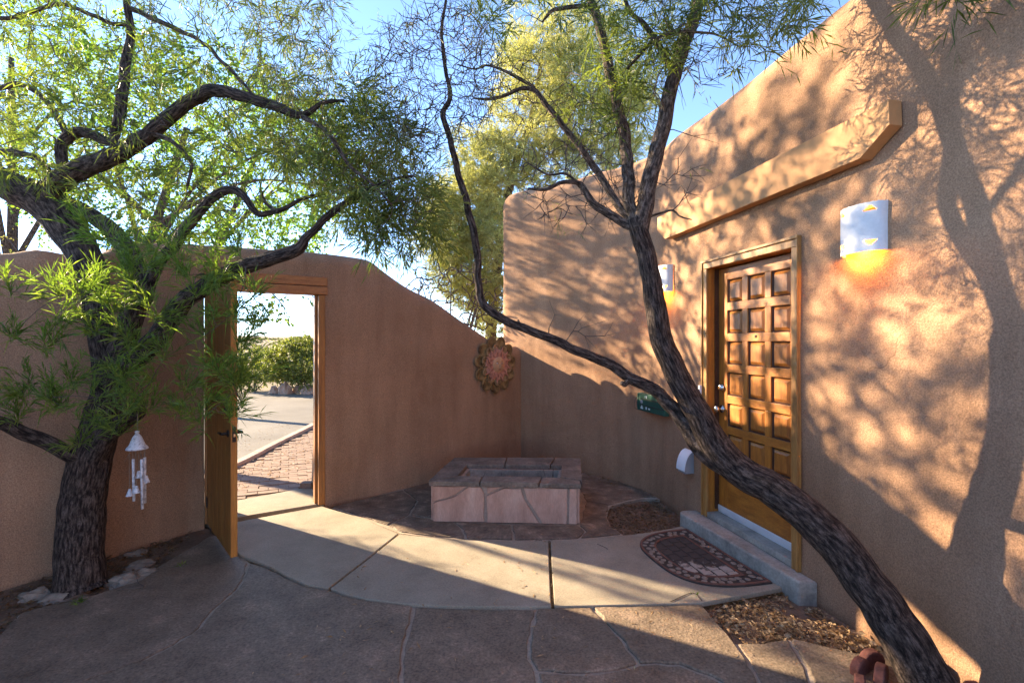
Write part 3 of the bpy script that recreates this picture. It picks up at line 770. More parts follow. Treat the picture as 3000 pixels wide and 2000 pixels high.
for k in range(nb):
    dbox(MB(), .001+w*k+.0015, .001+w*(k+1)-.0015, .0225, .044, .035, 2.035).build('plank', M['gate_wood'], gate, bevel=.003)
dbox(MB(), DL+.0005, DL+.012, .0, .044, .035, 2.035).build('edge_strip', M['gate_wood_lit'], gate, bevel=.002)
for z in (.22, 1.05, 1.85):
    h = MB(); h.lathe(DP(-.016, .024, z-.05), [(.009, 0), (.009, .10)], 10); dbox(h, -.014, .05, .0445, .048, z-.045, z+.045)
    h.build('hinge', M['iron'], gate)
for side, o0 in ((1, .0445), (-1, -.0005)):
    ax = (*(gn*side), 0); z = .925
    lv = MB().lathe(DP(DL-.065, o0, z), [(.026, 0), (.026, .008), (.010, .012), (.009, .045)], 16, ax).build('handle_rose', M['iron'], gate)
    a = np.array(DP(DL-.065, o0+side*.045, z)); t = Tubes(); t.add(np.array([a, a+np.array([-gd[0], -gd[1], 0])*.03, a+np.array([-gd[0], -gd[1], 0])*.11+np.array([0, 0, -.006])]), [.010, .010, .008], 8)
    t.build('lever', M['iron'], lv)
    MB().lathe(DP(DL-.065, o0, 1.10), [(.028, 0), (.026, .012), (.012, .016), (.012, .028)], 16, ax).build('gate_deadbolt', M['iron'], gate)
b = MB(); dbox(b, DL+.0122, DL+.0145, .010, .034, .87, .98); b.build('latch_plate', M['iron'], gate)
b = MB(); dbox(b, DL+.0147, DL+.024, .016, .028, .91, .93); b.build('latch_bolt', M['steel'], gate)

# ------------------------------------------------------------------ fountain
fx = lambda u, v: tuple(np.array([-.735, 4.475])*(1-u)*(1-v) + np.array([.598, 4.395])*u*(1-v) + np.array([-.625, 5.36])*(1-u)*v + np.array([.725, 5.335])*u*v)
ft = empty('stone_planter', (0, 4.9, 0), 'low rectangular stone fountain basin faced in pink sandstone with dark capstones', 'planter')
ZB, ZC = .315, .358
def fpoly(us): return [fx(u, v) for u, v in us]
# basin core with an open well
O = [(.02, .02), (.98, .02), (.98, .98), (.02, .98)]; I = [(.175, .22), (.845, .22), (.845, .64), (.175, .64)]
core = MB(); vo = fpoly(O); vi = fpoly(I); vs = []
for z in (-.04, ZB): vs += [(x, y, z) for x, y in vo]
for z in (.06, ZB): vs += [(x, y, z) for x, y in vi]
fs = []
for k in range(4):
    k2 = (k+1) % 4
    fs += [(k, k2, 4+k2, 4+k), (8+k, 12+k, 12+k2, 8+k2), (4+k, 4+k2, 12+k2, 12+k)]
fs += [(8, 9, 10, 11)]
core.add(vs, fs); core.build('basin_core', M['joint'], ft)
# capstones around the rim, overhanging
caps = [[(-.01,-.03),(.34,-.03),(.335,.20),(.16,.20),(.10,.10)], [(.34,-.03),(.73,-.03),(.74,.20),(.335,.20)], [(.73,-.03),(1.01,-.03),(1.0,.10),(.86,.20),(.74,.20)],
        [(1.01,-.03),(1.01,.55),(.86,.55),(.86,.20),(1.0,.10)], [(1.01,.55),(1.01,1.02),(.80,1.02),(.78,.66),(.86,.66),(.86,.55)],
        [(.80,1.02),(.42,1.02),(.44,.66),(.78,.66)], [(.42,1.02),(.0,1.02),(.0,.82),(.16,.66),(.44,.66)], [(-.01,-.03),(.10,.10),(.16,.20),(.16,.66),(0,.82),(-.01,.60)]]
caps[7] = [(-.01,-.02),(.10,.10),(.16,.20),(.16,.66),(0,.82),(-.01,.60)]
for k, c_ in enumerate(caps):
    MB().prism(inset(fpoly(c_), .005, .06, .004, k+70), ZB+.001, ZC+[0,.003,-.002,.002,0,.003,0,.001][k]).build('capstone', M['capstone'], ft, bevel=.006)
# facing slabs, front: polygons in (u, z) with grey joints between
def face_slab(p0, p1, poly, out, name='facing_stone', mat=None, seed=0, th=.022):
    p0 = np.array(p0); p1 = np.array(p1); d = p1-p0; n = np.array([d[1], -d[0]])/np.linalg.norm(d)*out
    L = np.linalg.norm(d)
    q = inset([(u*L, z) for u, z in poly], .004, .05, .003, seed)
    pts = [np.array([*(p0+d*(u/L)), z]) for u, z in q]
    return MB().extrude(pts, np.array([n[0]*th, n[1]*th, 0])).build(name, mat or M['sandstone'], ft, bevel=.004)
A, B, C_, D_ = [fx(*o) for o in O]
zt = ZB-.002; zb = -.008
def front(xs): return xs
fr = [[(0,zb),(.36,zb),(.36,.25),(.335,zt),(.25,zt),(.16,.225),(.03,.175),(0,.16)], [(0,.165),(.03,.18),(.155,.232),(.24,zt),(0,zt)],
      [(.378,zb),(.745,zb),(.69,.10),(.64,.20),(.615,.30),(.50,.305),(.375,.235)], [(.378,.245),(.49,zt),(.378,zt)],
      [(.762,zb),(.93,zb),(.935,zt),(.63,zt),(.655,.20),(.705,.11)], [(.94,zb),(1,zb),(1,zt),(.945,zt)]]
for k, f_ in enumerate(fr): face_slab(A, B, f_, 1, seed=k+90)
face_slab(B, C_, [(0,zb),(.5,zb),(.46,zt),(0,zt)], 1, seed=97); face_slab(B, C_, [(.51,zb),(1,zb),(1,zt),(.47,zt)], 1, seed=98)
face_slab(A, D_, [(0,zb),(.45,zb),(.52,zt),(0,zt)], -1, seed=99); face_slab(A, D_, [(.46,zb),(1,zb),(1,zt),(.53,zt)], -1, seed=100)
face_slab(C_, D_, [(0,zb),(1,zb),(1,zt),(0,zt)], 1, seed=101)
vi2 = fpoly([(.185,.235),(.835,.235),(.835,.625),(.185,.625)])
for k in range(4):   # lining of the well
    a_, b_ = np.array(vi[k]), np.array(vi[(k+1) % 4]); c0 = np.mean(vi, axis=0)
    ai, bi = a_+(c0-a_)*.015, b_+(c0-b_)*.015
    MB().hexa([(*a_, .061), (*b_, .061), (*bi, .061), (*ai, .061), (*a_, ZB-.004), (*b_, ZB-.004), (*bi, ZB-.004), (*ai, ZB-.004)]).build('well_lining', M['grey_concrete'], ft)
MB().prism(vi, .058, .075).build('well_floor', M['soil'], ft)
# ------------------------------------------------------------------ lamps on the house wall
def sconce(Yc, label):
    z0, z1 = 2.083, 2.343
    root = empty('wall_sconce', WP(Yc, 0, z0), label, 'wall lamp', 'white ceramic lamps on either side of the entry door')
    nc, nr = 48, 40; hw = .132; dp = .088
    def pt(i, j, k=1.0):
        a = math.pi*i/nc; z = z0+(z1-z0)*j/nr
        if j == nr: z += .004*mnoise.noise(Vector((i*.5, 3, 1)))
        ca = math.cos(a); sa = math.sin(a)**.8
        return WP(Yc+ca*hw*k, .002+sa*dp*k, z)
    hole = set()
    for c in (13, 35):
        for r_, wdt in enumerate((9, 7, 5, 3)):
            for q in range(-(wdt//2), wdt//2+1):
                hole.add((c+q, 33+r_)); hole.add((c+q, 8-r_))
    b = MB(); idx = {}
    vs = []
    for j in range(nr+1):
        for i in range(nc+1): vs.append(pt(i, j))
    for j in range(nr+1):
        for i in range(nc+1): vs.append(pt(i, j, .93))
    n = (nr+1)*(nc+1); fs = []
    for j in range(nr):
        for i in range(nc):
            if (i, j) in hole: continue
            a, b1, c1, d1 = j*(nc+1)+i, j*(nc+1)+i+1, (j+1)*(nc+1)+i+1, (j+1)*(nc+1)+i
            fs.append((a, b1, c1, d1)); fs.append((n+d1, n+c1, n+b1, n+a))
            for (di, dj, e0, e1) in ((-1, 0, d1, a), (1, 0, b1, c1), (0, -1, a, b1), (0, 1, c1, d1)):
                ii, jj = i+di, j+dj
                if (ii, jj) in hole or jj < 0 or jj >= nr or ii < 0 or ii >= nc: fs.append((e0, e0+n, e1+n, e1))
    b.add(vs, fs); b.build('lamp_shade', M['ceramic'], root, fix=False)
    top = MB(); ring = [pt(i, nr-1.5, .925) for i in range(nc+1)]; top.extrude(ring, np.array([0, 0, -.006])); top.build('shade_top', M['ceramic'], root)
    bz = MB().lathe(WP(Yc, .045, z0+.03), [(.004, 0), (.018, .008), (.024, .025), (.022, .045), (.012, .062), (.010, .085)], 14)
    bz.build('bulb', M['bulb'], root, smooth=True)
    l = bpy.data.lights.new('lamp_light', 'POINT'); l.energy = LAMP_W; l.color = (1.0, .34, .02); l.shadow_soft_size = .025
    lo = bpy.data.objects.new('lamp_light', l); C.objects.link(lo); lo.parent = root
    lo.location = Vector(WP(Yc, .045, z0+.012)) - wloc(root)
    l2 = bpy.data.lights.new('lamp_light', 'POINT'); l2.energy = LAMP_W*.05; l2.color = (1.0, .22, .01); l2.shadow_soft_size = .02
    lo2 = bpy.data.objects.new('lamp_light', l2); C.objects.link(lo2); lo2.parent = root
    lo2.location = Vector(WP(Yc, .045, z0+.17)) - wloc(root)
LAMP_W = 2.0
sconce(2.765, 'large white ceramic wall lamp with stepped cut-outs, glowing orange, right of the entry door')
sconce(4.955, 'white ceramic wall lamp half hidden behind the leaning trunk, left of the entry door')

# ------------------------------------------------------------------ sun face plaque on the garden wall
pc = np.array([-.232, 6.435]); pd = unit(np.array([.69, .724])); pn = np.array([pd[1], -pd[0]]); PZ = 1.303
def SP(u, w, n): p = pc + pd*u + pn*(n+.02); return np.array([p[0], p[1], PZ+w])
pq = empty('sun_plaque', SP(0, 0, -.02), 'round ceramic sun face plaque with olive glazed petals hanging in the wall corner', 'wall plaque')
MB().lathe(SP(0, 0, -.012), [(.25, 0), (.25, .012)], 32, (*pn, 0)).build('backing_disc', M['petal'], pq)
def petal(ang, rad, rt, rr, h, n0, mat, name, tilt=0):
    b = MB(); vs = []; seg, rings = 14, 5
    ca, sa = math.cos(ang), math.sin(ang)
    for i in range(rings+1):
        f = i/rings
        for k in range(seg):
            t = 2*math.pi*k/seg
            x = rr*f*math.cos(t)*(1+.10*math.cos(t)); y = rt*f*math.sin(t)
            hh = h*(math.sin(f*math.pi*.55)**1.0)*(1 - .0) if f < .9 else h*.62
            hh = h*(.25 + .9*f**2) if f < .92 else h*.55
            X = rad + x; vs.append(SP(ca*X - sa*y, sa*X + ca*y, n0 + hh + tilt*x))
    for k in range(seg):   # back
        t = 2*math.pi*k/seg; x = rr*.97*math.cos(t); y = rt*.97*math.sin(t); X = rad+x
        vs.append(SP(ca*X-sa*y, sa*X+ca*y, n0+.002))
    fs = []
    for i in range(1, rings+1):
        for k in range(seg):
            k2 = (k+1) % seg
            fs.append((i*seg+k, i*seg+k2, (i+1)*seg+k2, (i+1)*seg+k))
    fs.append(list(range(seg, 2*seg))[::-1]); fs.append(list(range((rings+1)*seg, (rings+2)*seg)))
    b.add(vs, fs); return b.build(name, mat, pq, smooth=False)
for k in range(11): petal(2*math.pi*(k+.2)/11, .275, .088, .092, .030, .0 + .004*(k % 2), M['petal'], 'petal')
for k in range(10): petal(2*math.pi*(k+.6)/10, .195, .064, .072, .026, .024 + .004*(k % 2), M['petal2'], 'inner_petal')
def flame(a, r0, r1, w, mat, n0, name='ray', curl=1):
    pts = []; L = 7
    for s in (1, -1):
        seq = range(L+1) if s == 1 else range(L, -1, -1)
        for i in seq:
            f = i/L; r = r0+(r1-r0)*f; off = curl*.024*math.sin(f*math.pi*1.7); ww = w*(1-f)**.7*.5 + .0012
            u = r*math.cos(a) - (off+s*ww)*math.sin(a); v = r*math.sin(a) + (off+s*ww)*math.cos(a)
            pts.append(SP(u, v, n0))
    MB().extrude(pts, np.array([pn[0]*.012, pn[1]*.012, 0])).build(name, mat, pq)
MB().lathe(SP(0, 0, .036), [(.20, 0), (.195, .010), (.12, .016)], 30, (*pn, 0)).build('clay_disc', M['terracotta'], pq)
for k in range(26): flame(2*math.pi*(k+.5)/26, .085, .235 if k % 2 else .19, .040, M['terracotta'], .052+.002*(k % 3), curl=1 if k % 2 else -1)
b = MB(); b.lathe(SP(0, 0, .048), [(.108, 0), (.108, .012), (.098, .024), (.075, .034), (.04, .041), (.01, .043)], 28, (*pn, 0)); fo = b.build('face', M['face'], pq, smooth=True)
def dome(u, w, n, ru, rw, h, mat, name, par=None):
    b = MB(); vs = []; seg = 12
    for i in range(4):
        f = i/3; R = math.cos(f*math.pi/2*.96); hh = h*math.sin(f*math.pi/2)
        for k in range(seg):
            t = 2*math.pi*k/seg; vs.append(SP(u+ru*R*math.cos(t), w+rw*R*math.sin(t), n+hh))
    fs = [(i*seg+k, i*seg+(k+1) % seg, (i+1)*seg+(k+1) % seg, (i+1)*seg+k) for i in range(3) for k in range(seg)]
    fs += [list(range(seg))[::-1], list(range(3*seg, 4*seg))]
    return b.add(vs, fs).build(name, mat, par or fo, smooth=True)
for s in (-1, 1):
    dome(s*.036, .020, .083, .020, .010, .008, M['pale_print'], 'eye'); dome(s*.036, .020, .090, .008, .009, .004, M['ink'], 'pupil')
    dome(s*.037, .042, .078, .024, .005, .012, M['ink'], 'eyebrow'); dome(s*.055, -.022, .072, .020, .018, .012, M['terracotta'], 'cheek')
dome(0, -.010, .085, .011, .032, .020, M['face'], 'nose'); dome(0, -.034, .086, .016, .009, .014, M['face'], 'nose_tip')
dome(0, -.058, .078, .028, .006, .012, M['ink'], 'mouth'); dome(0, -.067, .076, .020, .007, .012, M['terracotta'], 'lower_lip')
t = Tubes(); t.add(np.array([SP(0, .33, .01), SP(.005, .40, .0)]), .003, 6); t.build('hanging_wire', M['iron'], pq)

# ------------------------------------------------------------------ green box, vent
def on_curve(u):
    """point of the house wall seen in direction x/y = u, and its tangent"""
    for k in range(len(bL)-1):
        a, b_ = bL[k], bL[k+1]; ra, rb = a[0]/a[1]-u, b_[0]/b_[1]-u
        if 2 < a[1] < 6.6 and 2 < b_[1] < 6.6 and ra*rb <= 0:
            t = ra/(ra-rb); return a[:2]*(1-t)+b_[:2]*t
q0 = on_curve((1480-1176)/F); q1 = on_curve((1547-1176)/F)
td = unit(q1-q0); tn = np.array([td[1], -td[0]])
if tn[1] > 0: tn = -tn
if np.dot(tn, -q0) < 0: tn = -tn
q0 = q0+tn*.02; BL_ = np.linalg.norm(q1-q0)*.93
def BP(s, o, z): p = q0+td*s+tn*o; return (p[0], p[1], z)
def bbox(mb, s0, s1, o0, o1, z0, z1):
    mb.hexa([BP(s0,o0,z0), BP(s1,o0,z0), BP(s1,o1,z0), BP(s0,o1,z0), BP(s0,o0,z1), BP(s1,o0,z1), BP(s1,o1,z1), BP(s0,o1,z1)]); return mb
ZG = .872
gb = bbox(MB(), 0, BL_, .0, .055, ZG, ZG+.185).build('green_box', M['green'], origin=BP(BL_/2, .03, ZG), bevel=.006)
tag(gb, 'shallow green metal box fixed low on the curved house wall behind the forked trunk', 'wall box')
for z in (ZG+.062, ZG+.128): bbox(MB(), .004, BL_-.004, .0551, .061, z-.003, z+.003).build('seam', M['mat_black'], gb)
bbox(MB(), .0, .012, .0552, .064, ZG+.004, ZG+.18).build('end_lip', M['green'], gb, bevel=.002)
b = MB(); b.lathe(BP(.085, .0555, ZG+.095), [(.022, 0), (.020, .008), (.006, .014)], 14, (*tn, 0)); b.build('latch', M['grey_plastic'], gb)
for s, w_, h_, z in ((.06,.05,.018,.022), (.075,.022,.012,.044), (.165,.026,.026,.024), (.22,.035,.015,.028), (.15,.010,.026,.140), (.175,.016,.026,.140)):
    bbox(MB(), s, s+w_, .0552, .0562, ZG+z, ZG+z+h_).build('printed_mark', M['pale_print'], gb)
t = Tubes(); t.add(spline([BP(-.0, .03, ZG+.18), BP(-.02, .05, ZG+.12), BP(-.012, .06, ZG+.05), BP(.012, .06, ZG-.0)], .02), .0035, 6)
t.add(spline([BP(-.03, .02, ZG+.16), BP(-.09, .04, ZG+.10), BP(-.11, .04, ZG+.02), BP(-.07, .03, ZG-.01)], .02), .002, 5)
t.build('loose_wire', M['twig_grey'], gb)
# vent hood
vY = 4.535; VZ = .42
vt = empty('vent_hood', WP(vY, 0, VZ), 'small white curved vent hood low on the house wall beside the trunk', 'vent')
prof = [(0, .20)] + [(.095*math.sin(a), .20-.19*(1-math.cos(a))) for a in np.linspace(.15, 1.5, 9)]
b = MB(); pts_o = prof; n = len(prof); vs = []
for Y in (vY-.070, vY+.070):
    for o, z in prof: vs.append(WP(Y, o, VZ+z))
    for o, z in prof[::-1]: vs.append(WP(Y, max(0, o-.004), VZ+z-.004))
m = 2*n; fs = [(k, (k+1) % m, m+(k+1) % m, m+k) for k in range(m)] + [list(range(m)), list(range(m, 2*m))[::-1]]
b.add(vs, fs); b.build('hood', M['white_plastic'], vt)
for Y0, Y1 in ((vY-.0695, vY-.064), (vY+.064, vY+.0695)):
    b = MB(); pts = [WP(Y0, max(.001, o-.005), VZ+z-.005) for o, z in prof] + [WP(Y0, .001, VZ+.0)]
    b.extrude(pts, np.array(WP(Y1, 0, 0))-np.array(WP(Y0, 0, 0))); b.build('hood_side', M['grey_plastic'], vt)
wbox(MB(), vY-.063, vY+.063, .02, .08, VZ+.0, VZ+.012).build('louvre', M['grey_plastic'], vt)

# ------------------------------------------------------------------ doormat
me_ = np.array([.2436, -.9699]); mp_ = np.array([-.9699, -.2436]); mo = np.array([1.592, 3.757])
mat_o = empty('doormat', (1.32, 3.69, ZW), 'half round rubber doormat with a pebble border and dark stone pattern', 'doormat')
def MP(a, p): q = mo+me_*a+mp_*p; return (float(q[0]), float(q[1]))
def dshape(A_, B_, p0, n=40, ex=2/3):
    pts = [(A_, p0)]
    for k in range(n+1):
        t = math.pi*k/n; ca, sa = math.cos(t), math.sin(t)
        pts.append((A_*math.copysign(abs(ca)**ex, ca), p0 + B_*abs(sa)**ex))
    out = []
    for q in pts:
        if not out or math.dist(q, out[-1]) > 1e-5: out.append(q)
    return out
outer = dshape(.485, .585, 0)
MB().prism([MP(*q) for q in outer], ZW+.0005, ZW+.009).build('mat_base', M['mat_black'], mat_o)
def rim(sh1, sh2, name):
    b = MB(); n = len(sh1); vs = []
    for z in (ZW+.0088, ZW+.0145):
        vs += [(*MP(*q), z) for q in sh1]; vs += [(*MP(*q), z) for q in sh2]
    fs = []
    for k in range(n):
        k2 = (k+1) % n
        fs += [(2*n+k, 2*n+k2, 3*n+k2, 3*n+k), (k, k2, 2*n+k2, 2*n+k), (n+k2, n+k, 3*n+k, 3*n+k2)]
    b.add(vs, fs); b.build(name, M['rubber'], mat_o)
rim(dshape(.478, .577, .005), dshape(.458, .547, .022), 'outer_rim')
in1 = dshape(.362, .375, .110); in2 = dshape(.340, .345, .128)
rim(in1, in2, 'inner_rim')
def inside(sh, a, p):
    c = False; n = len(sh); j = n-1
    for i in range(n):
        if (sh[i][1] > p) != (sh[j][1] > p) and a < (sh[j][0]-sh[i][0])*(p-sh[i][1])/(sh[j][1]-sh[i][1]+1e-12)+sh[i][0]: c = not c
        j = i
    return c
pb = None; r2 = random.Random(5)
o_lim = dshape(.436, .52, .040); i_lim = dshape(.384, .398, .088)
row = 0; p = .052
placed = []
tries = 0
while tries < 9000 and len(placed) < 150:
    tries += 1
    a, p = r2.uniform(-.44, .44), r2.uniform(.03, .56)
    if not inside(o_lim, a, p) or inside(i_lim, a, p): continue
    if any((a-x)**2+(p-y)**2 < .0455**2 for x, y in placed): continue
    placed.append((a, p))
for a, p in placed:
    x, y = MP(a, p); sx, sy = r2.uniform(.9, 1.15), r2.uniform(.72, .92); rot = r2.uniform(0, 3.14)
    if pb is None:
        b = MB(); vs = []; seg = 9
        for f, h in ((1, 0), (.92, .003), (.6, .0048)):
            for k in range(seg): vs.append((x+.0235*f*math.cos(2*math.pi*k/seg), y+.0235*f*math.sin(2*math.pi*k/seg), ZW+.0089+h))
        fs = [(i*seg+k, i*seg+(k+1) % seg, (i+1)*seg+(k+1) % seg, (i+1)*seg+k) for i in range(2) for k in range(seg)] + [list(range(2*seg, 3*seg))]
        b.add(vs, fs)
        me = b.mesh('pebble'); pb = link('pebble', me, M['pebble'], mat_o)
        # recentre on its own origin
        co = np.array([v.co[:] for v in me.vertices]); c0 = np.array([x, y, ZW+.0089])-np.array(wloc(mat_o))
        co = co-c0; me.vertices.foreach_set('co', co.ravel()); pb.location = c0
        pb.scale = (sx, sy, 1); pb.rotation_euler = (0, 0, rot)
    else:
        dup(pb, mat_o, (x-1.32, y-3.69, .0089), (0, 0, rot), (sx, sy, 1))
def clip(poly, sh):
    """clip poly by the convex outline sh (counter-clockwise)"""
    n = len(sh); ar = sum(sh[i][0]*sh[(i+1) % n][1]-sh[(i+1) % n][0]*sh[i][1] for i in range(n))
    if ar < 0: sh = sh[::-1]
    for i in range(n):
        a, b_ = sh[i], sh[(i+1) % n]; out = []
        if math.dist(a, b_) < 1e-6: continue
        side = lambda q: (b_[0]-a[0])*(q[1]-a[1])-(b_[1]-a[1])*(q[0]-a[0])
        for k in range(len(poly)):
            p0, p1 = poly[k-1], poly[k]; s0, s1 = side(p0), side(p1)
            if (s0 >= 0) != (s1 >= 0): t = s0/(s0-s1); out.append((p0[0]+(p1[0]-p0[0])*t, p0[1]+(p1[1]-p0[1])*t))
            if s1 >= 0: out.append(p1)
        poly = out
        if len(poly) < 3: return []
    return poly
lim = dshape(.332, .336, .134)
for j in range(5):
    for i in range(-5, 6):
        a0 = i*.098 + (.049 if j % 2 else 0); p0 = .13+j*.082
        q = [(a0+.004, p0+.004), (a0+.093, p0+.004+.006), (a0+.095, p0+.077), (a0+.003, p0+.072)]
        q = clip(q, lim)
        if len(q) < 3: continue
        ar = abs(sum(q[k-1][0]*q[k][1]-q[k][0]*q[k-1][1] for k in range(len(q))))/2
        if ar < .0006: continue
        MB().prism([MP(*v) for v in q], ZW+.0088, ZW+.0128).build('mat_tile', M['mat_tile'], mat_o)

# ------------------------------------------------------------------ wind chime
WY = 3.06
def CP(zx, zy, dy=0): return P(266.6+.145*zx, 956.5+.145*zy, WY+dy)
wc = empty('wind_chime', CP(342, 240), 'white ceramic wind chime with three tubes and four little bells hanging from the left tree', 'wind chime')
top = P(316.5, 940, WY)
sc = .145*WY/F
b = MB(); base = CP(333, 520); H = (520-270)*sc
b.lathe(base, [(.139*1*.42*0+147*sc, 0), (150*sc, 10*sc), (140*sc, 30*sc), (112*sc, 60*sc), (85*sc, 130*sc), (58*sc, 200*sc), (24*sc, 245*sc), (20*sc, 252*sc), (32*sc, 258*sc), (30*sc, 285*sc), (10*sc, 292*sc)], 24)
b.build('chime_cap', M['chime'], wc, smooth=True)
t = Tubes(); t.add(np.array([CP(342, 236), CP(340, 100), top]), .003, 5); t.build('hanging_cord', M['rock'], wc)
def cbell(zx, zy, dy):
    bb = MB().lathe(CP(zx, zy, dy), [(50*sc, 0), (52*sc, 8*sc), (38*sc, 40*sc), (22*sc, 90*sc), (24*sc, 100*sc), (14*sc, 112*sc)], 14).build('little_bell', M['chime'], wc, smooth=True)
    return bb
def string(zx0, zy0, zx1, zy1, dy):
    t = Tubes(); t.add(np.array([CP(zx0, zy0, dy), CP(zx1, zy1, dy)]), .0015, 4); return t.build('string', M['rock'], wc)
for zx, zy, xt, dy in ((215, 1262, 208, -.01), (322, 1215, 312, -.03), (360, 975, 357, .03), (478, 1050, 440, .02)):
    cbell(zx, zy, dy); string(xt, 515, zx, zy-112, dy)
for x0, y0, x1, y1, xt, dy in ((272, 680, 284, 1342, 250, 0), (405, 680, 418, 1465, 380, -.02), (455, 652, 458, 1372, 464, .015)):
    t = Tubes(); t.add(np.array([CP(x0, y0, dy), CP(x1, y1, dy)]), 20*sc, 12); t.build('chime_tube', M['chime'], wc)
    string(xt, 515, x0, y0, dy)
t = Tubes(); t.add(np.array([CP(208, 600), CP(170, 665), CP(135, 718)]), .0010, 4); t.build('loose_string', M['rock'], wc)

# ------------------------------------------------------------------ stones
def rock(x, y, z, sx, sy, sz, mat, name, label, cat, group=None, seed=0, rot=0, sub=3, ang=.35):
    bm = bmesh.new(); bmesh.ops.create_icosphere(bm, subdivisions=sub, radius=1)
    for v in bm.verts:
        n_ = v.co.copy()
        d = 1 + ang*mnoise.noise(n_*1.3+Vector((seed*3.1, 0, 0))) + (.22*mnoise.noise(n_*3.2+Vector((seed, 0, 5)))) + .12*mnoise.noise(n_*7+Vector((0, seed*2.7, 0)))
        v.co = Vector((n_.x*sx*d, n_.y*sy*d, max(-.35, n_.z)*sz*d))
        c_, s_ = math.cos(rot), math.sin(rot); v.co = Vector((v.co.x*c_-v.co.y*s_+x, v.co.x*s_+v.co.y*c_+y, v.co.z+z))
    me = bpy.data.meshes.new(name); bm.to_mesh(me); bm.free()
    o = link(name, me, mat, origin=(x, y, z))
    return tag(o, label, cat, group)
g_ = 'pale stones edging the bed under the left tree'
for k, (px, py, w, hh, lb) in enumerate([
    (82, 1372, 52, .04, 'round tan stone, leftmost of the stones edging the bed by the left tree'),
    (150, 1372, 78, .03, 'flat wide grey stone next to the round tan stone left of the left trunk'),
    (172, 1352, 44, .035, 'small pale stone lying behind the flat wide grey stone, left of the trunk foot'),
    (288, 1338, 66, .045, 'whitish elongated stone right of the foot of the left tree'),
    (333, 1324, 48, .04, 'crumbly tan stone at the right end of the bed by the left tree'),
    (322, 1302, 52, .03, 'pale stone behind the whitish elongated stone in the left bed'),
    (312, 1274, 40, .025, 'small grey stone against the garden wall, farthest back in the left bed')]):
    x, y = G(px, py, -.03); s = w/2*y/F
    rock(x, y, -.028, s*1.15, s*.62, hh*1.25, M['rock'], 'bed_stone', lb, 'stone', g_, seed=k+1, rot=.5)
# red edging stones round the foot of the leaning tree
gr = 'dark red edging stones around the foot of the leaning tree'
for k, (x, y, rot, w, h, lb) in enumerate([
    (1.685, 2.42, .5, .052, .07, 'dark red round-topped edging stone, farthest left by the leaning trunk'),
    (1.77, 2.46, .15, .056, .085, 'dark red edging stone behind the others, close to the left side of the leaning trunk'),
    (1.735, 2.35, .8, .060, .085, 'largest and darkest red edging stone, in front at the left of the leaning trunk'),
    (1.615, 2.32, 1.0, .045, .05, 'smallest low red edging stone at the bottom edge, left of the leaning trunk'),
    (2.00, 2.35, -.3, .045, .10, 'brownish red edging stone between the leaning trunk and the house wall'),
    (2.04, 2.20, -.5, .050, .10, 'tilted brown edging stone against the house wall, right of the leaning trunk')]):
    pts = []; c_, s_ = math.cos(rot), math.sin(rot); rj = random.Random(k)
    prof = [(-w, -.04), (-w*1.03, h*.45)] + [(-w*math.cos(a)*rj.uniform(.95, 1.06), h*.45+(h*.55)*math.sin(a)*rj.uniform(.96, 1.06)) for a in np.linspace(.25, math.pi-.25, 9)] + [(w*1.02, h*.45), (w, -.04)]
    for a_, z_ in prof: pts.append((x+a_*c_+.02*s_, y+a_*s_-.02*c_, z_))
    o = MB().extrude(pts, np.array([-s_*.045, c_*.045, 0])).build('edging_stone', M['red_rock'], origin=(x, y, 0), bevel=.008)
    tag(o, lb, 'edging stone', gr)
# stones at the foot of the hedge and one half brick by the pier
for k, (px, py, w, hh, lb) in enumerate([(655, 893, 26, .30, 'large orange rock at the left foot of the far hedge'), (712, 886, 34, .22, 'pink rock at the right foot of the far hedge'), (630, 900, 20, .2, 'low brown rock farthest left under the far hedge'), (685, 893, 22, .2, 'small rock between the two larger rocks under the far hedge')]):
    y = 15.6+k*.1; x = (px-1176)/F*y; s = w/2*y/F
    rock(x, y, -.02, s*1.2, s, hh*1.1, M['kerb'], 'hedge_rock', lb, 'rock', 'rocks along the foot of the far hedge', seed=k+30)
b = MB(); x, y = G(700, 1115, .03); b.box((x-.03, y-.06, .002), (x+.10, y+.04, .07)); tag(b.build('loose_brick', M['brick'], origin=(x, y, 0), bevel=.008), 'loose pink brick leaning at the foot of the pier outside the gate', 'brick')
# ------------------------------------------------------------------ vegetation
class Skel:
    def __init__(s): s.p = np.zeros((0, 3)); s.r = np.zeros(0); s.d = np.zeros((0, 3))
    def add(s, pts, rad):
        pts = np.asarray(pts); d = unit(np.gradient(pts, axis=0)) if len(pts) > 1 else np.zeros_like(pts)
        s.p = np.vstack([s.p, pts]); s.r = np.concatenate([s.r, np.broadcast_to(rad, (len(pts),))]); s.d = np.vstack([s.d, d])

def kink(p, rad):
    for i in range(len(p)):
        q = Vector(p[i])*9; w = min(rad[i]*.55, .007)
        p[i] += np.array([mnoise.noise(q), mnoise.noise(q+Vector((9, 0, 0))), mnoise.noise(q+Vector((0, 9, 0)))])*w*1.6
    return p
def limb(pts, step=.06):
    """rows (px, py, Y, width px) -> world points and radii"""
    q = np.array([[*P(px, py, Y), w/2*Y/F] for px, py, Y, w in pts]); s = spline(q, step)
    rad = np.maximum(s[:, 3], .002)
    return kink(s[:, :3].copy(), rad), rad

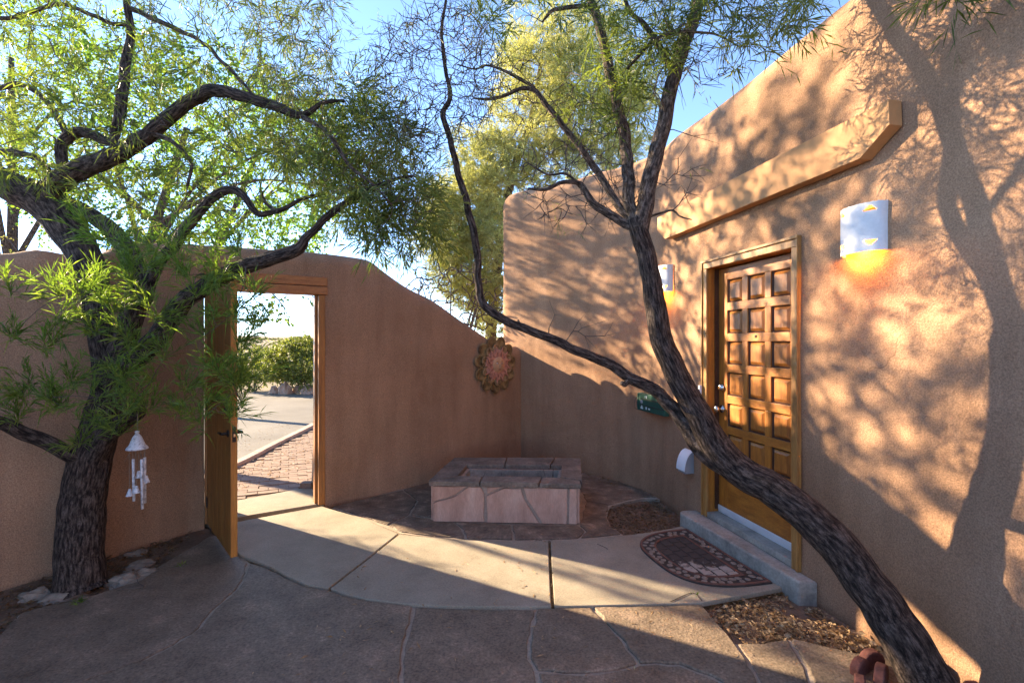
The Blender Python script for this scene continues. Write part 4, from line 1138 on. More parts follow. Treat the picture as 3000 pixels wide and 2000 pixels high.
def grow(sk, targets, tubes, r, maxr=.009, minr=.0014, wob=.10, up=.25, step=.07, jump=1.0, sides=4, kr=.010):
    """connect every target to the nearest wood with a curved twig"""
    T = np.array(targets); ends = []; segs = []
    d = np.array([np.min(np.linalg.norm(sk.p-t, axis=1)) for t in T]); order = np.argsort(d*r.uniform(.75, 1.3, len(d)))
    for i in order:
        t = T[i]; dd = np.linalg.norm(sk.p-t, axis=1)*(1+.8*(sk.r < .0018)); j = int(np.argmin(dd)); a = sk.p[j]; L = np.linalg.norm(t-a)
        if L < .03: continue
        dirn = (t-a)/L; n = max(3, int(L/step)+1); u = np.linspace(0, 1, n)[:, None]
        side = r.normal(size=3); side -= np.dot(side, dirn)*dirn; side /= np.linalg.norm(side)+1e-9
        ctrl = a + (sk.d[j]*.35 + dirn*.25 + np.array([0, 0, up])*.5)*L*.6 + side*L*wob
        pts = a*(1-u)**2 + ctrl*2*u*(1-u) + t*u**2
        pts[1:-1] += r.normal(size=(n-2, 3))*L*wob*.07
        r0 = min(sk.r[j]*.75, maxr, minr+kr*L); rad = np.linspace(max(r0, minr), minr, n)
        tubes.add(pts, rad, sides if r0 < .006 else 6, cap=False)
        sk.add(pts[1:], rad[1:])
        e = unit(pts[-1]-pts[-2]); ends.append((t, e)); segs.append((pts, rad))
    return ends, segs

def shoots(ends, r, per, nl, slen, llen, lw, spread=.8, droop=.0, tubes=None, back=.35, lspread=.7):
    """short shoots with narrow leaves at every end"""
    B = []; D = []; L = []; Wd = []
    for (p, e) in ends:
        for _ in range(r.integers(per[0], per[1]+1)):
            d = e + r.normal(size=3)*spread*.6; d[2] -= droop; d /= np.linalg.norm(d)
            s = r.uniform(*slen); n = int(r.integers(nl[0], nl[1]+1)); st = p - e*r.uniform(0, .05)
            bend = r.normal(size=3)*.15; bend[2] -= droop*.5
            u = np.linspace(.08, 1, n)[:, None]
            pts = st + d*s*u + bend*s*u**2
            if tubes is not None:
                v = np.linspace(0, 1, 4)[:, None]; tubes.add(st + d*s*v + bend*s*v**2, [.0015, .0013, .001, .0007], 3, cap=False)
            dd = unit(d + bend*u*2)
            ld_ = unit(dd*1.0 + r.normal(size=(n, 3))*lspread*(1-.45*u))
            B.append(pts); D.append(ld_); L.append(r.uniform(*llen, n)); Wd.append(r.uniform(*lw, n))
    return leaf_quads(np.vstack(B), np.vstack(D), np.concatenate(L), np.concatenate(Wd), r)

def in_poly(poly, x, y):
    c = False; j = len(poly)-1
    for i in range(len(poly)):
        if (poly[i][1] > y) != (poly[j][1] > y) and x < (poly[j][0]-poly[i][0])*(y-poly[i][1])/(poly[j][1]-poly[i][1])+poly[i][0]: c = not c
        j = i
    return c
def zone(poly, n, Y0, Y1, r, clump=0, cs=1.0):
    xs_ = [p[0] for p in poly]; ys_ = [p[1] for p in poly]; out = []
    while len(out) < n:
        x, y = r.uniform(min(xs_), max(xs_)), r.uniform(min(ys_), max(ys_))
        if not in_poly(poly, x, y): continue
        if clump and mnoise.noise(Vector((x*.016*cs, y*.019*cs, clump))) < r.uniform(-.2, .15): continue
        out.append(P(x, y, r.uniform(Y0, Y1)))
    return out

# ---------- left tree
r = np.random.default_rng(11)
x0, y0 = G(190, 1335)
lt = empty('willow_tree', (x0, y0, -.04), 'thick dark multi-stemmed desert willow growing in the bed against the garden wall on the left', 'tree')
sk = Skel()
def add_branch(tree, sk, pts, name, mat, sides=12, rough=.10, ridge=.6, step=.05, flare=None):
    p, rad = limb(pts, step); t = Tubes()
    if flare: rad = rad*(1+flare*np.exp(-np.linspace(0, 1, len(rad))*14))
    t.add(p, rad, sides, rough, True, ridge)
    t.build(name, mat, tree); sk.add(p, rad); return p, rad
add_branch(lt, sk, [(190,1362,3.30,96),(186,1335,3.31,90),(184,1270,3.32,90),(186,1200,3.33,90),(194,1130,3.33,86),(205,1070,3.33,84),(218,1020,3.34,80),(234,960,3.36,72),(248,900,3.38,64),(262,850,3.40,56)], 'trunk', M['bark'], 44, .13, 1.2, .022, .22)
LB = [
 [(205,1080,3.30,44),(228,1030,3.27,42),(262,985,3.22,38),(298,962,3.16,36),(316,948,3.10,30),(322,928,3.06,24)],
 [(212,1075,3.32,34),(175,1052,3.24,34),(120,1024,3.16,32),(60,996,3.08,30),(0,972,3.0,28),(-80,950,2.9,22)],
 [(256,870,3.40,56),(285,790,3.38,50),(304,720,3.36,48),(315,652,3.36,48),(299,588,3.37,44),(266,540,3.4,38),(224,505,3.45,34),(160,468,3.5,32),(110,440,3.55,30)],
 [(246,900,3.40,48),(234,800,3.42,48),(222,700,3.44,52),(205,610,3.46,64),(160,535,3.48,72),(110,475,3.5,78),(50,440,3.5,72),(-20,408,3.5,66),(-90,370,3.5,60)],
 [(105,468,3.48,44),(128,425,3.44,50),(200,385,3.38,44),(262,358,3.32,40),(340,310,3.24,34),(420,245,3.15,30),(490,208,3.06,28),(560,224,3.0,25),(640,248,2.95,22),(690,266,2.92,16),(740,240,2.9,10),(790,232,2.9,7)],
 [(258,858,3.40,50),(320,815,3.34,48),(371,767,3.28,46),(413,700,3.22,42),(470,660,3.16,38),(521,631,3.1,37),(595,602,3.05,34),(650,586,3.0,31),(688,571,2.98,27),(700,550,2.97,20),(722,528,2.96,17),(760,492,2.95,17),(840,440,2.92,14),(900,415,2.9,9),(950,405,2.9,6)],
 [(330,700,3.34,30),(367,600,3.3,28),(413,550,3.26,25),(434,519,3.24,24),(472,470,3.2,22),(495,450,3.18,22),(521,438,3.16,20),(560,450,3.13,17),(588,488,3.1,14),(630,488,3.08,12),(700,456,3.05,9),(735,452,3.05,6)],
 [(272,350,3.32,20),(262,325,3.32,20),(276,252,3.34,24),(287,168,3.36,22),(300,70,3.38,17),(290,0,3.4,15),(285,-80,3.42,12)],
 [(150,410,3.44,24),(143,378,3.46,24),(140,335,3.48,24),(175,306,3.5,25),(217,312,3.46,22),(262,334,3.38,18)],
 [(160,330,3.5,14),(115,240,3.5,12),(52,196,3.5,12),(0,203,3.5,12),(-60,215,3.5,10)],
 [(108,392,3.5,18),(77,364,3.52,15),(30,352,3.55,14),(-30,345,3.6,12)],
 [(300,20,3.38,12),(367,52,3.3,11),(455,94,3.2,9),(525,157,3.1,8),(585,225,3.0,6)],
 [(300,60,3.4,10),(245,50,3.4,9),(175,21,3.4,9),(122,10,3.4,9),(63,35,3.4,9),(0,44,3.4,9),(-60,40,3.4,8)],
 [(640,488,3.07,9),(610,470,3.1,8),(600,440,3.1,6)],
 [(690,268,2.92,12),(735,290,2.85,11),(770,330,2.8,10),(800,380,2.78,8),(850,420,2.75,6),(900,470,2.75,5)],
 [(335,306,3.25,14),(400,330,3.15,9),(440,380,3.1,8),(430,430,3.1,6)],
]
for k, q in enumerate(LB): add_branch(lt, sk, q, 'branch', M['bark'] if q[0][3] > 19 else M['bark2'], 18 if q[0][3] > 30 else 9, .12, .8, .045)
crown_poly = [(-120,-250),(700,-250),(765,0),(778,90),(835,160),(900,260),(970,320),(1005,400),(1020,455),(960,520),(880,565),(800,540),(700,470),(640,440),(600,500),(480,560),(330,540),(180,440),(-80,400)]
leafy = zone(crown_poly, 620, 2.9, 4.3, r, 3)
leafy += zone([(700,250),(880,230),(980,320),(1015,440),(950,520),(870,545),(740,450)], 110, 2.7, 3.3, r)
leafy += zone([(600,150),(840,180),(960,320),(1000,440),(900,480),(700,420),(600,330)], 170, 2.8, 3.6, r, 5)
leafy += zone([(790,420),(1000,420),(1015,540),(930,590),(850,570)], 110, 2.75, 3.1, r)
leafy += zone([(0,60),(560,60),(600,330),(0,380)], 60, 2.9, 4.0, r, 8)
woody = zone(crown_poly, 330, 2.85, 3.8, r)
tw = Tubes()
bare = zone([(560,-60),(760,-60),(790,120),(760,240),(600,250)], 200, 2.7, 3.3, r) + zone([(640,280),(950,300),(990,470),(720,480)], 190, 2.7, 3.3, r)
ends_b, _ = grow(sk, bare, tw, r, .007, .0017, .22, .1, kr=.006)
ends, _ = grow(sk, leafy, tw, r, .011, .0018, .16, .25)
grow(sk, woody, tw, r, .010, .0032, .2, .1)
tw.build('twigs', M['twig'], lt, kind='stuff')
V = shoots(ends, r, (2, 4), (8, 13), (.08, .20), (.045, .115), (.006, .009), .8, .05, lspread=.6)
leaves_obj('crown', V, M['willow'], lt, kind='stuff')
V = shoots(ends_b, r, (2, 3), (2, 4), (.10, .22), (.04, .09), (.003, .005), .8, .15)
leaves_obj('sparse_leaves', V, M['dry_willow'], lt, kind='stuff')
# low leafy sprigs in front of the wall: each a part
clusters = [(130,640),(190,615),(108,700),(235,685),(285,620),(335,655),(255,745),(185,725),(400,600),(440,640),(490,630),(525,700),(455,745),(545,790),(560,850),(592,900),(522,855),(470,900),(300,785),(335,845),(240,830),(385,800),(200,885),(150,850),(40,850),(70,890),(125,905),(4,640),(262,905),(320,890),(412,925),(462,945),(560,925),(20,935),(165,990),(225,960),(375,555),(425,515),(340,530),(225,520),(185,490),(360,700),(580,760),(600,720),(640,705),(0,740),(100,760),(430,860),(500,580),(545,560),(590,850),(160,650),(210,660),(280,570),(330,590),(470,700),(500,820),(350,920),(280,850),(600,640),(15,880)]
ws = Tubes(); rs = np.random.default_rng(21)
for (cx, cy) in clusters:
    Yc = rs.uniform(2.62, 3.0)
    if cx > 550: cx -= 28
    c = P(cx+rs.uniform(-6, 6), cy+rs.uniform(-5, 5), Yc); b0 = c + np.array([rs.uniform(-.02, .05)*(1 if cx < 260 else -1), .05, -.07])
    dd = np.linalg.norm(sk.p-b0, axis=1)*(1+.6*(sk.r < .002)); 
    ends1, sg = grow(sk, [b0], ws, rs, .0045, .0016, .16, .1)
    e0 = unit(np.array([rs.normal()*.5, rs.normal()*.3-.15, .8]))
    t = Tubes(); V = shoots([(b0, e0)], rs, (8, 10), (14, 19), (.10, .19), (.04, .12), (.0048, .0078), 1.1, .0, t, lspread=.55)
    # shoot stems and leaves form one sprig
    me = tri_mesh('leafy_sprig', np.vstack([V]+t.V), np.vstack([np.arange(len(V)).reshape(-1, 4)] + [q+len(V) for q in t.Q]), False)
    link('leafy_sprig', me, M['willow_front'], lt, origin=tuple(b0))
ws.build('thin_stems', M['twig'], lt, kind='stuff')

# ---------- leaning tree on the right
r = np.random.default_rng(12)
rt = empty('leaning_tree', (1.86, 2.2, -.04), 'slender dark tree leaning from the house wall across the entry door and forking', 'tree')
sk = Skel()
tp = [(2158,1632,2.19,128),(2146,1603,2.20,112),(2121,1551,2.22,103),(2077,1466,2.26,98),(2022,1386,2.32,92),(1967,1312,2.38,88),(1912,1239,2.45,86),(1838,1173,2.52,80),(1769,1122,2.6,76),(1690,1075,2.70,72),(1650,1030,2.73,70),(1618,975,2.75,60),(1573,892,2.78,54),(1541,832,2.79,52),(1517,772,2.79,50),(1505,692,2.80,47),(1489,612,2.81,42),(1472,545,2.83,42),(1464,505,2.84,40)]
add_branch(rt, sk, tp, 'trunk', M['bark'], 44, .11, 1.3, .02, .12)
RB = [
 [(1690,1078,2.70,62),(1645,1050,2.75,58),(1605,1020,2.80,48),(1575,975,2.84,38),(1541,934,2.87,32),(1501,894,2.9,28),(1453,872,2.92,26),(1393,834,2.94,23),(1325,806,2.95,21),(1261,778,2.95,20),(1189,750,2.95,19),(1130,718,2.95,20),(1106,690,2.95,19),(1098,640,2.96,17),(1098,590,2.97,17),(1090,546,2.98,17),(1073,472,3.0,16),(1059,420,3.0,15),(1041,350,3.0,14),(1022,285,3.0,13),(1018,258,3.0,12),(1033,231,3.0,11),(1027,175,3.0,9),(1017,105,3.0,8),(1014,63,3.0,7),(1026,0,3.0,6),(1030,-90,3.0,4)],
 [(1462,525,2.84,22),(1437,515,2.85,20),(1400,495,2.87,19),(1370,476,2.88,18),(1350,450,2.89,16),(1332,424,2.92,13),(1310,418,2.9,10),(1283,421,2.88,9),(1251,438,2.86,7),(1213,434,2.84,5)],
 [(1460,515,2.84,20),(1433,488,2.90,18),(1400,440,2.96,17),(1370,392,3.06,16),(1340,350,3.08,15),(1307,308,3.1,14),(1265,252,3.1,12),(1230,212,3.1,11),(1195,206,3.1,9),(1160,220,3.1,8),(1125,229,3.1,7),(1087,227,3.1,4)],
 [(1232,214,3.1,9),(1222,200,3.1,8),(1195,185,3.1,8),(1165,166,3.1,7),(1143,156,3.1,6),(1115,150,3.1,5),(1090,160,3.1,4),(1050,150,3.05,3)],
 [(1466,530,2.84,30),(1450,480,2.88,28),(1444,440,2.92,28),(1440,350,3.05,27),(1419,245,3.08,25),(1391,122,3.1,22),(1372,42,3.12,20),(1355,0,3.14,17),(1330,-80,3.16,14),(1300,-200,3.2,10)],
 [(1470,530,2.83,42),(1484,470,2.84,38),(1487,430,2.85,37),(1519,315,2.89,34),(1537,225,2.93,32),(1560,140,2.97,30),(1591,50,3.06,27),(1620,-30,3.14,24),(1660,-130,3.18,20),(1720,-260,3.2,14)],
 [(1548,170,2.96,16),(1520,120,2.98,14),(1490,70,3.0,12),(1455,36,3.02,10),(1430,-10,3.05,8)],
 [(1372,30,3.12,13),(1349,14,3.1,12),(1314,18,3.08,10),(1275,22,3.06,9),(1258,35,3.05,7),(1245,52,3.05,4)],
 [(1334,432,2.93,9),(1300,400,2.9,6),(1260,402,2.88,5),(1210,375,2.86,4)],
 [(1640,-80,3.1,14),(1740,-70,2.7,11),(1850,-60,2.5,9),(1980,-70,2.3,8),(2100,-60,2.15,6),(2150,-30,2.1,5),(2165,0,2.08,3)],
 [(1482,500,2.84,7),(1520,490,2.84,5),(1545,484,2.86,5),(1560,497,2.84,4),(1590,505,2.82,2.5)],
 [(1440,160,3.05,9),(1500,95,2.95,8),(1560,75,2.85,7),(1640,80,2.75,5),(1700,110,2.7,3)],
 [(1195,755,2.95,9),(1192,742,2.95,6),(1190,735,2.95,4)],
 [(1443,875,2.91,15),(1432,884,2.90,13),(1425,880,2.89,11)],
 ]
for q in RB: add_branch(rt, sk, q, 'branch', M['bark'] if (q[0][3] > 50) else M['bark2'], 20 if q[0][3] > 30 else (12 if q[0][3] > 18 else 7), .11, .8, .04)
tw = Tubes()
bare = []
for _ in range(520):    # fan of bare twigs round the thin left stem
    a = r.uniform(0, 2*math.pi); q = math.sqrt(r.uniform(.02, 1)); bare.append(P(1005+150*q*math.cos(a), 170+165*q*math.sin(a), r.uniform(2.75, 3.25)))
bare += zone([(1140,700),(1260,740),(1400,800),(1390,770),(1250,700)], 7, 2.9, 2.98, r)
bare += zone([(1200,340),(1340,330),(1480,380),(1470,500),(1350,520),(1240,500),(1190,430)], 130, 2.75, 3.1, r)
bare += zone([(1130,130),(1300,150),(1440,260),(1420,420),(1290,330),(1160,280)], 110, 2.9, 3.25, r)
bare += zone([(1480,0),(1560,-50),(1800,20),(1720,180),(1600,200),(1500,260)], 110, 2.6, 3.1, r)
bare += zone([(1520,330),(1600,300),(1590,480),(1500,500)], 14, 2.8, 3.0, r)
leafy = zone([(1060,-150),(1230,-150),(1220,60),(1170,130),(1080,60)], 36, 2.8, 3.2, r)
leafy += zone([(1230,-200),(1650,-200),(1600,130),(1500,200),(1380,60),(1230,40)], 170, 2.7, 3.3, r)
leafy += zone([(1600,-150),(1890,-150),(1880,60),(1800,120),(1690,170),(1610,130)], 75, 2.4, 2.9, r)
leafy += zone([(1440,80),(1560,60),(1500,240),(1440,300),(1330,330),(1300,200)], 80, 2.9, 3.3, r)
leafy += zone([(1560,-300),(2300,-420),(2300,-120),(1900,-90),(1600,-120)], 40, 2.1, 2.9, r)
leafy += zone([(2080,-40),(2240,-40),(2230,20),(2100,20)], 6, 2.05, 2.15, r)
eb, _ = grow(sk, bare, tw, r, .008, .0025, .10, .15, kr=.009)
el, _ = grow(sk, leafy, tw, r, .008, .0013, .16, .2)
tw.build('twigs', M['twig_grey'], rt, kind='stuff')
V = shoots(el, r, (2, 4), (7, 11), (.08, .20), (.06, .12), (.0055, .0085), .9, .12)
leaves_obj('crown', V, M['willow'], rt, kind='stuff')
V = shoots(eb[520:], r, (1, 3), (2, 5), (.08, .2), (.04, .09), (.003, .006), .9, .3)
leaves_obj('sparse_leaves', V, M['dry_willow'], rt, kind='stuff')
tb = Tubes()
for (p_, e_) in eb:
    for _ in range(2):
        d_ = unit(e_ + r.normal(size=3)*.5); L_ = r.uniform(.05, .14); v_ = np.linspace(0, 1, 3)[:, None]
        tb.add(p_ + d_*L_*v_ + r.normal(size=3)*.1*L_*v_**2, [.0018, .0015, .0009], 3, cap=False)
tb.build('twig_tips', M['twig_grey'], rt, kind='stuff')

# ---------- trees beyond the wall
def bg_tree(name, base, top_h, center, radii, ntar, leafm, barkm, label, r, leaf, per=(3, 5), nl=(7, 10), slen=(.15, .35), trunk_r=.12, limbs=7, up=.3, clump=0, droop=0, kr=.008, lspread=1.2, shell=.35, cat='tree', group=None, zmin=None):
    t0 = empty(name, (*base, -.04), label, cat, group); sk = Skel()
    c = np.array(center); b0 = np.array([*base, -.06])
    tr = spline([b0, b0*.45+c*.55*1.0 + r.normal(size=3)*.15, c+np.array([0, 0, radii[2]*.3])], .2)
    rad = np.linspace(trunk_r, trunk_r*.35, len(tr)); t = Tubes(); t.add(tr, rad, 12, .1); t.build('trunk', barkm, t0); sk.add(tr, rad)
    for k in range(limbs):
        a = 2*math.pi*(k+r.uniform(-.3, .3))/limbs; j = int(len(tr)*r.uniform(.4, .85)); e = c + np.array([math.cos(a)*radii[0], math.sin(a)*radii[1], r.uniform(-.3, .6)*radii[2]])*.75
        m_ = tr[j]*.5+e*.5+np.array([0, 0, .2])+r.normal(size=3)*.12; l_ = spline([tr[j], m_, e], .15); rr_ = np.linspace(rad[j]*.6, .008, len(l_))
        t = Tubes(); t.add(l_, rr_, 7, .1); t.build('branch', barkm, t0); sk.add(l_, rr_)
    tar = []
    while len(tar) < ntar:
        v = r.normal(size=3); v /= np.linalg.norm(v); v *= r.uniform(shell, 1)**.5
        p = c+v*np.array(radii)
        p *= 1
        if clump and mnoise.noise(Vector(p*clump)) < -.08: continue
        if zmin and p[2] < zmin: continue
        s_ = -((p[0]+2.25)*SD.x + (p[1]-4.63)*SD.y); lat = abs((p[0]+2.25)*SD.y - (p[1]-4.63)*SD.x)
        if lat < .75 and p[2] < 2.35+.404*s_ and r.uniform() < .35: continue      # the gap the low sun shines through
        tar.append(p)
    tw = Tubes(); ends, _ = grow(sk, tar, tw, r, .02, .002, .15, up, step=.15, sides=3, kr=kr)
    tw.build('twigs', M['twig'], t0, kind='stuff')
    V = shoots(ends, r, per, nl, slen, leaf[:2], leaf[2:], 1.0, droop, lspread=lspread)
    leaves_obj('crown', V, leafm, t0, kind='stuff'); return t0
rb = np.random.default_rng(31)
bg_tree('cottonwood_tree', (-6.4, 7.3), 6, (-5.0, 7.7, 4.35), (2.7, 1.7, 1.75), 520, M['cotton'], M['bark2'], 'broad-leaved green tree standing just outside the garden wall, left of the gateway', rb, (.045, .07, .035, .055), zmin=2.75)
bg_tree('cottonwood_tree', (-9.2, 9.0), 6, (-9.0, 9.0, 6.0), (2.8, 2.2, 2.3), 300, M['cotton'], M['bark2'], 'broad-leaved tree outside the wall at the far left, behind the multi-stemmed willow', rb, (.05, .08, .04, .06), zmin=4.7)
bg_tree('cottonwood_tree', (-9.0, 12.0), 6, (-6.0, 12.0, 5.7), (2.4, 2.0, 2.2), 380, M['cotton'], M['bark2'], 'broad-leaved tree farther out, seen above the gateway header', rb, (.05, .08, .04, .06), zmin=3.4)
# juniper-like pine behind the house corner, built along its visible trunk
pt0 = empty('pine_tree', (-.45, 10, -.04), 'tall yellow-green pine rising behind the corner where the garden wall meets the house', 'tree')
sk = Skel(); rp = np.random.default_rng(41)
for q, nm in (([(1120,980,10,34),(1128,760,10,26),(1142,620,10,22),(1160,480,10,20),(1190,360,10.1,18),(1216,290,10.2,15),(1235,200,10.2,12),(1245,110,10.2,8)], 'trunk'),
              ([(1162,480,10,12),(1230,440,9.8,9),(1300,420,9.6,6)], 'branch'), ([(1190,360,10.1,12),(1130,320,9.9,9),(1090,330,9.8,5)], 'branch'), ([(1205,310,10.1,11),(1290,240,10.3,8),(1350,200,10.4,5)], 'branch'),
              ([(1145,600,10,12),(1090,520,9.8,8),(1060,480,9.7,5)], 'branch'), ([(1225,240,10.2,9),(1180,170,10.1,6)], 'branch'), ([(1150,540,10,9),(1110,560,9.9,7),(1040,540,9.8,4)], 'branch')):
    add_branch(pt0, sk, q, nm, M['bark2'], 10, .1, .5, .15)
tar = zone([(1160,110),(1240,70),(1340,100),(1470,190),(1480,300),(1450,380),(1300,430),(1180,450),(1150,560),(1150,780),(1120,780),(1080,700),(1000,560),(1000,500),(1050,400),(1080,310),(1130,250),(1150,170)], 900, 9.2, 10.8, rp, 6)
tar += zone([(1150,110),(1240,20),(1420,20),(1500,200),(1490,340),(1440,400),(1300,430),(1165,440),(1160,760),(1110,760),(1040,640),(990,540),(1000,440),(1060,320),(1140,260)], 800, 9.0, 11.0, rp)
tar += zone([(1180,-120),(1420,-120),(1450,120),(1160,120)], 110, 9.6, 10.8, rp, 2)
tar += zone([(985,430),(1150,400),(1155,760),(1090,740),(960,620),(960,500)], 380, 9.0, 10.5, rp)
tar += zone([(1010,290),(1150,290),(1180,440),(1120,520),(1040,430)], 60, 9.5, 10.5, rp) + zone([(1030,520),(1150,500),(1155,780),(1100,760)], 60, 9.5, 10.3, rp)
tw = Tubes(); ends, _ = grow(sk, tar, tw, rp, .02, .0025, .15, .4, step=.15, sides=3); tw.build('twigs', M['twig'], pt0, kind='stuff')
V = shoots(ends, rp, (5, 7), (13, 17), (.12, .30), (.06, .11), (.010, .016), .9, -.1, lspread=.9)
leaves_obj('crown', V, M['pine'], pt0, kind='stuff')

def shrub(name, base, radii, n, leafm, label, r, leaf, cat='shrub', per=(3, 4), nl=(6, 9), zc=None, group=None, stems=9, slen=(.08, .2), bare=False):
    s0 = empty(name, (*base, -.05), label, cat, group); sk = Skel()
    for k in range(stems):
        a = r.uniform(0, 2*math.pi); e = np.array([base[0]+math.cos(a)*radii[0]*.5, base[1]+math.sin(a)*radii[1]*.5, (zc or radii[2])*r.uniform(.75, 1.15)])
        b0 = np.array([base[0]+r.normal()*.1, base[1]+r.normal()*.1, -.06]); l_ = spline([b0, b0*.4+e*.6+r.normal(size=3)*.1, e], .15); t_r = np.linspace(.026, .008, len(l_))
        t = Tubes(); t.add(l_, t_r, 5, .1); t.build('stem', M['twig'], s0); sk.add(l_, t_r)
    tar = []
    c = np.array([*base, zc or radii[2]*.95])
    while len(tar) < n:
        v = r.normal(size=3); v /= np.linalg.norm(v); v *= r.uniform(.2, 1)**.4 * (1+.22*mnoise.noise(Vector(v*2.3+base[0]))); p = c+v*np.array(radii)
        if p[2] > .1: tar.append(p)
    tw = Tubes(); ends, _ = grow(sk, tar, tw, r, .01, .002 if not bare else .009, .15, .3, step=.12, sides=3); tw.build('twigs', M['twig_grey'] if bare else M['twig'], s0, kind='stuff')
    V = shoots(ends, r, per, nl, slen, leaf[:2], leaf[2:], 1.1, 0, lspread=1.2); leaves_obj('foliage', V, leafm, s0, kind='stuff'); return s0
rh = np.random.default_rng(51)
shrub('hedge_bush', (-6.45, 15.9), (1.45, .9, .88), 650, M['hedge'], 'large rounded olive green bush across the road, seen through the gateway', rh, (.045, .07, .03, .045), 'bush', (5, 6), (7, 9), zc=.98)
shrub('hedge_bush', (-8.6, 16.6), (.9, .8, .7), 220, M['hedge'], 'smaller bush left of the large rounded bush, half hidden by the open gate', rh, (.045, .07, .03, .045), 'bush', (4, 5), (7, 9), zc=.75)
shrub('bare_shrub', (-1.0, 8.0), (.95, .5, .62), 260, M['dry_willow'], 'bare twiggy shrub outside the wall below its sloping shoulder', rh, (.02, .04, .006, .012), per=(1, 2), nl=(2, 3), zc=2.3, bare=True, stems=22)
shrub('bare_shrub', (-7.6, 6.6), (1.3, .6, .9), 260, M['dry_willow'], 'bare brown shrub poking above the left end of the garden wall', rh, (.03, .05, .01, .02), per=(2, 3), nl=(3, 4), zc=2.35, bare=True)
# branch of a broad-leaved tree hanging into the gateway view is part of the first cottonwood: low twigs
hb = np.random.default_rng(61)
hs = empty('hanging_branch', P(640, 640, 6.4), 'leafy green twig hanging into the top of the gateway view from outside', 'twig')
sk = Skel(); p_, r_ = limb([(560,600,6.6,5),(600,650,6.5,4),(640,690,6.4,3),(662,725,6.4,2)], .08); t = Tubes(); t.add(p_, r_, 5); sk.add(p_, r_)
p2, r2_ = limb([(690,620,6.5,4),(705,660,6.4,3),(722,688,6.4,2)], .08); t.add(p2, r2_, 5); sk.add(p2, r2_)
en, _ = grow(sk, [P(x, y, 6.4+hb.uniform(-.1, .1)) for x, y in ((615,690),(630,685),(650,705),(660,730),(655,690),(600,700),(640,720),(712,690),(724,692),(645,735),(625,670))], t, hb, .004, .0015)
t.build('stem', M['twig'], hs)
leaves_obj('leaves', shoots(en, hb, (2, 3), (3, 4), (.05, .12), (.05, .07), (.035, .05), 1, .2, lspread=1.2), M['cotton'], hs, kind='stuff')

# desert scrub on the far plain
rd = np.random.default_rng(71); B = []; D = []; L = []; Wd = []
def terr(x, y):
    j = np.searchsorted(ys, y)-1; i_ = np.searchsorted(xs, x)-1
    j = int(np.clip(j, 0, ny-2)); i_ = int(np.clip(i_, 0, nx-2)); return float(V_t[j*nx+i_, 2])
V_t = None
me_t = bpy.data.objects['ground'].data; co = np.empty(len(me_t.vertices)*3); me_t.vertices.foreach_get('co', co); V_t = co.reshape(-1, 3)
for k in range(1500):
    y = 20*math.exp(rd.uniform(0, 2.6)); a = rd.uniform(-1.05, -.30) if rd.uniform() < .8 else rd.uniform(-1.5, .3); x = a*y; z = terr(x, y); s = rd.uniform(.2, .55)*(1+y/160)
    n = 34; v = rd.normal(size=(n, 3)); v[:, 2] = np.abs(v[:, 2]); v = unit(v)
    B.append(np.array([x, y, z]) + v*s*.25*rd.uniform(.2, 1, (n, 1))); D.append(v); L.append(np.full(n, s*.8)); Wd.append(np.full(n, s*.35))
V = leaf_quads(np.vstack(B), np.vstack(D), np.concatenate(L), np.concatenate(Wd), rd)
o = leaves_obj('desert_scrub', V, M['sage'], kind='stuff'); tag(o, 'dry grey-green scrub scattered over the plain beyond the road', 'scrub')

# ------------------------------------------------------------------ leaf litter
rl = np.random.default_rng(81)
def litter(poly, n, z, size, mat, label, name='leaf_litter', thick=.03, dens=None, wr=(.15, .32)):
    xs_ = [p[0] for p in poly]; ys_ = [p[1] for p in poly]; out = []
    while len(out) < n:
        x, y = rl.uniform(min(xs_), max(xs_)), rl.uniform(min(ys_), max(ys_))
        if in_poly(poly, x, y) and (dens is None or rl.uniform() < dens(x, y)): out.append((x, y, z+rl.uniform(0, thick)*rl.uniform(0, 1)))
    Bp = np.array(out); d = rl.normal(size=(n, 3)); d[:, 2] *= .22; L_ = rl.uniform(*size, n)
    V = leaf_quads(Bp, d, L_, L_*rl.uniform(*wr, n), rl)
    V[:, 2] = np.maximum(V[:, 2], z+.001)
    o = leaves_obj(name, V, mat, kind='stuff'); return tag(o, label, 'leaf litter')
near_bed = [G(1611,1388),G(1797,1356),G(1832,1388),(1.86,3.02),(1.99,2.52),G(2040,1487),G(1990,1500),G(1900,1492),G(1812,1464),G(1688,1462)]
dn = lambda x, y: .30 + .9*(mnoise.noise(Vector((x*5, y*5, 1)))+.25)
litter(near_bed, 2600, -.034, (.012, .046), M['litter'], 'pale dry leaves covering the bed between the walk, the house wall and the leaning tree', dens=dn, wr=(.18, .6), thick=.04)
back_bed = [G(1385,1165),G(1440,1152),G(1518,1144),(1.50,5.1),(1.55,4.6),(1.50,4.45),G(1560,1207),G(1430,1226),G(1395,1205)]
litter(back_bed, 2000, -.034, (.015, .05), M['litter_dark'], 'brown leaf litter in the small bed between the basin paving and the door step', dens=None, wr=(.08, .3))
left_bed = [(-3.9,1.5),(-3.7,2.4),(-3.35,3.2),(-2.93,3.95),(-2.72,4.3),G(361,1300),G(300,1325),G(191,1366),G(106,1384),G(0,1448),(-3.5,2.0)]
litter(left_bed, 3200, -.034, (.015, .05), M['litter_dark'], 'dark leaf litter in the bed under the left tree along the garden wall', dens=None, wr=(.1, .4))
def scatter(poly, n, z, label, size=(.012, .05), mat='litter', wr=(.1, .3)): return litter(poly, n, z, size, M[mat], label, 'scattered_leaves', .002, None, wr)
scatter(slabs[1]+slabs[2][:6], 90, ZW+.001, 'a few dry leaves lying on the middle of the curved concrete walk')
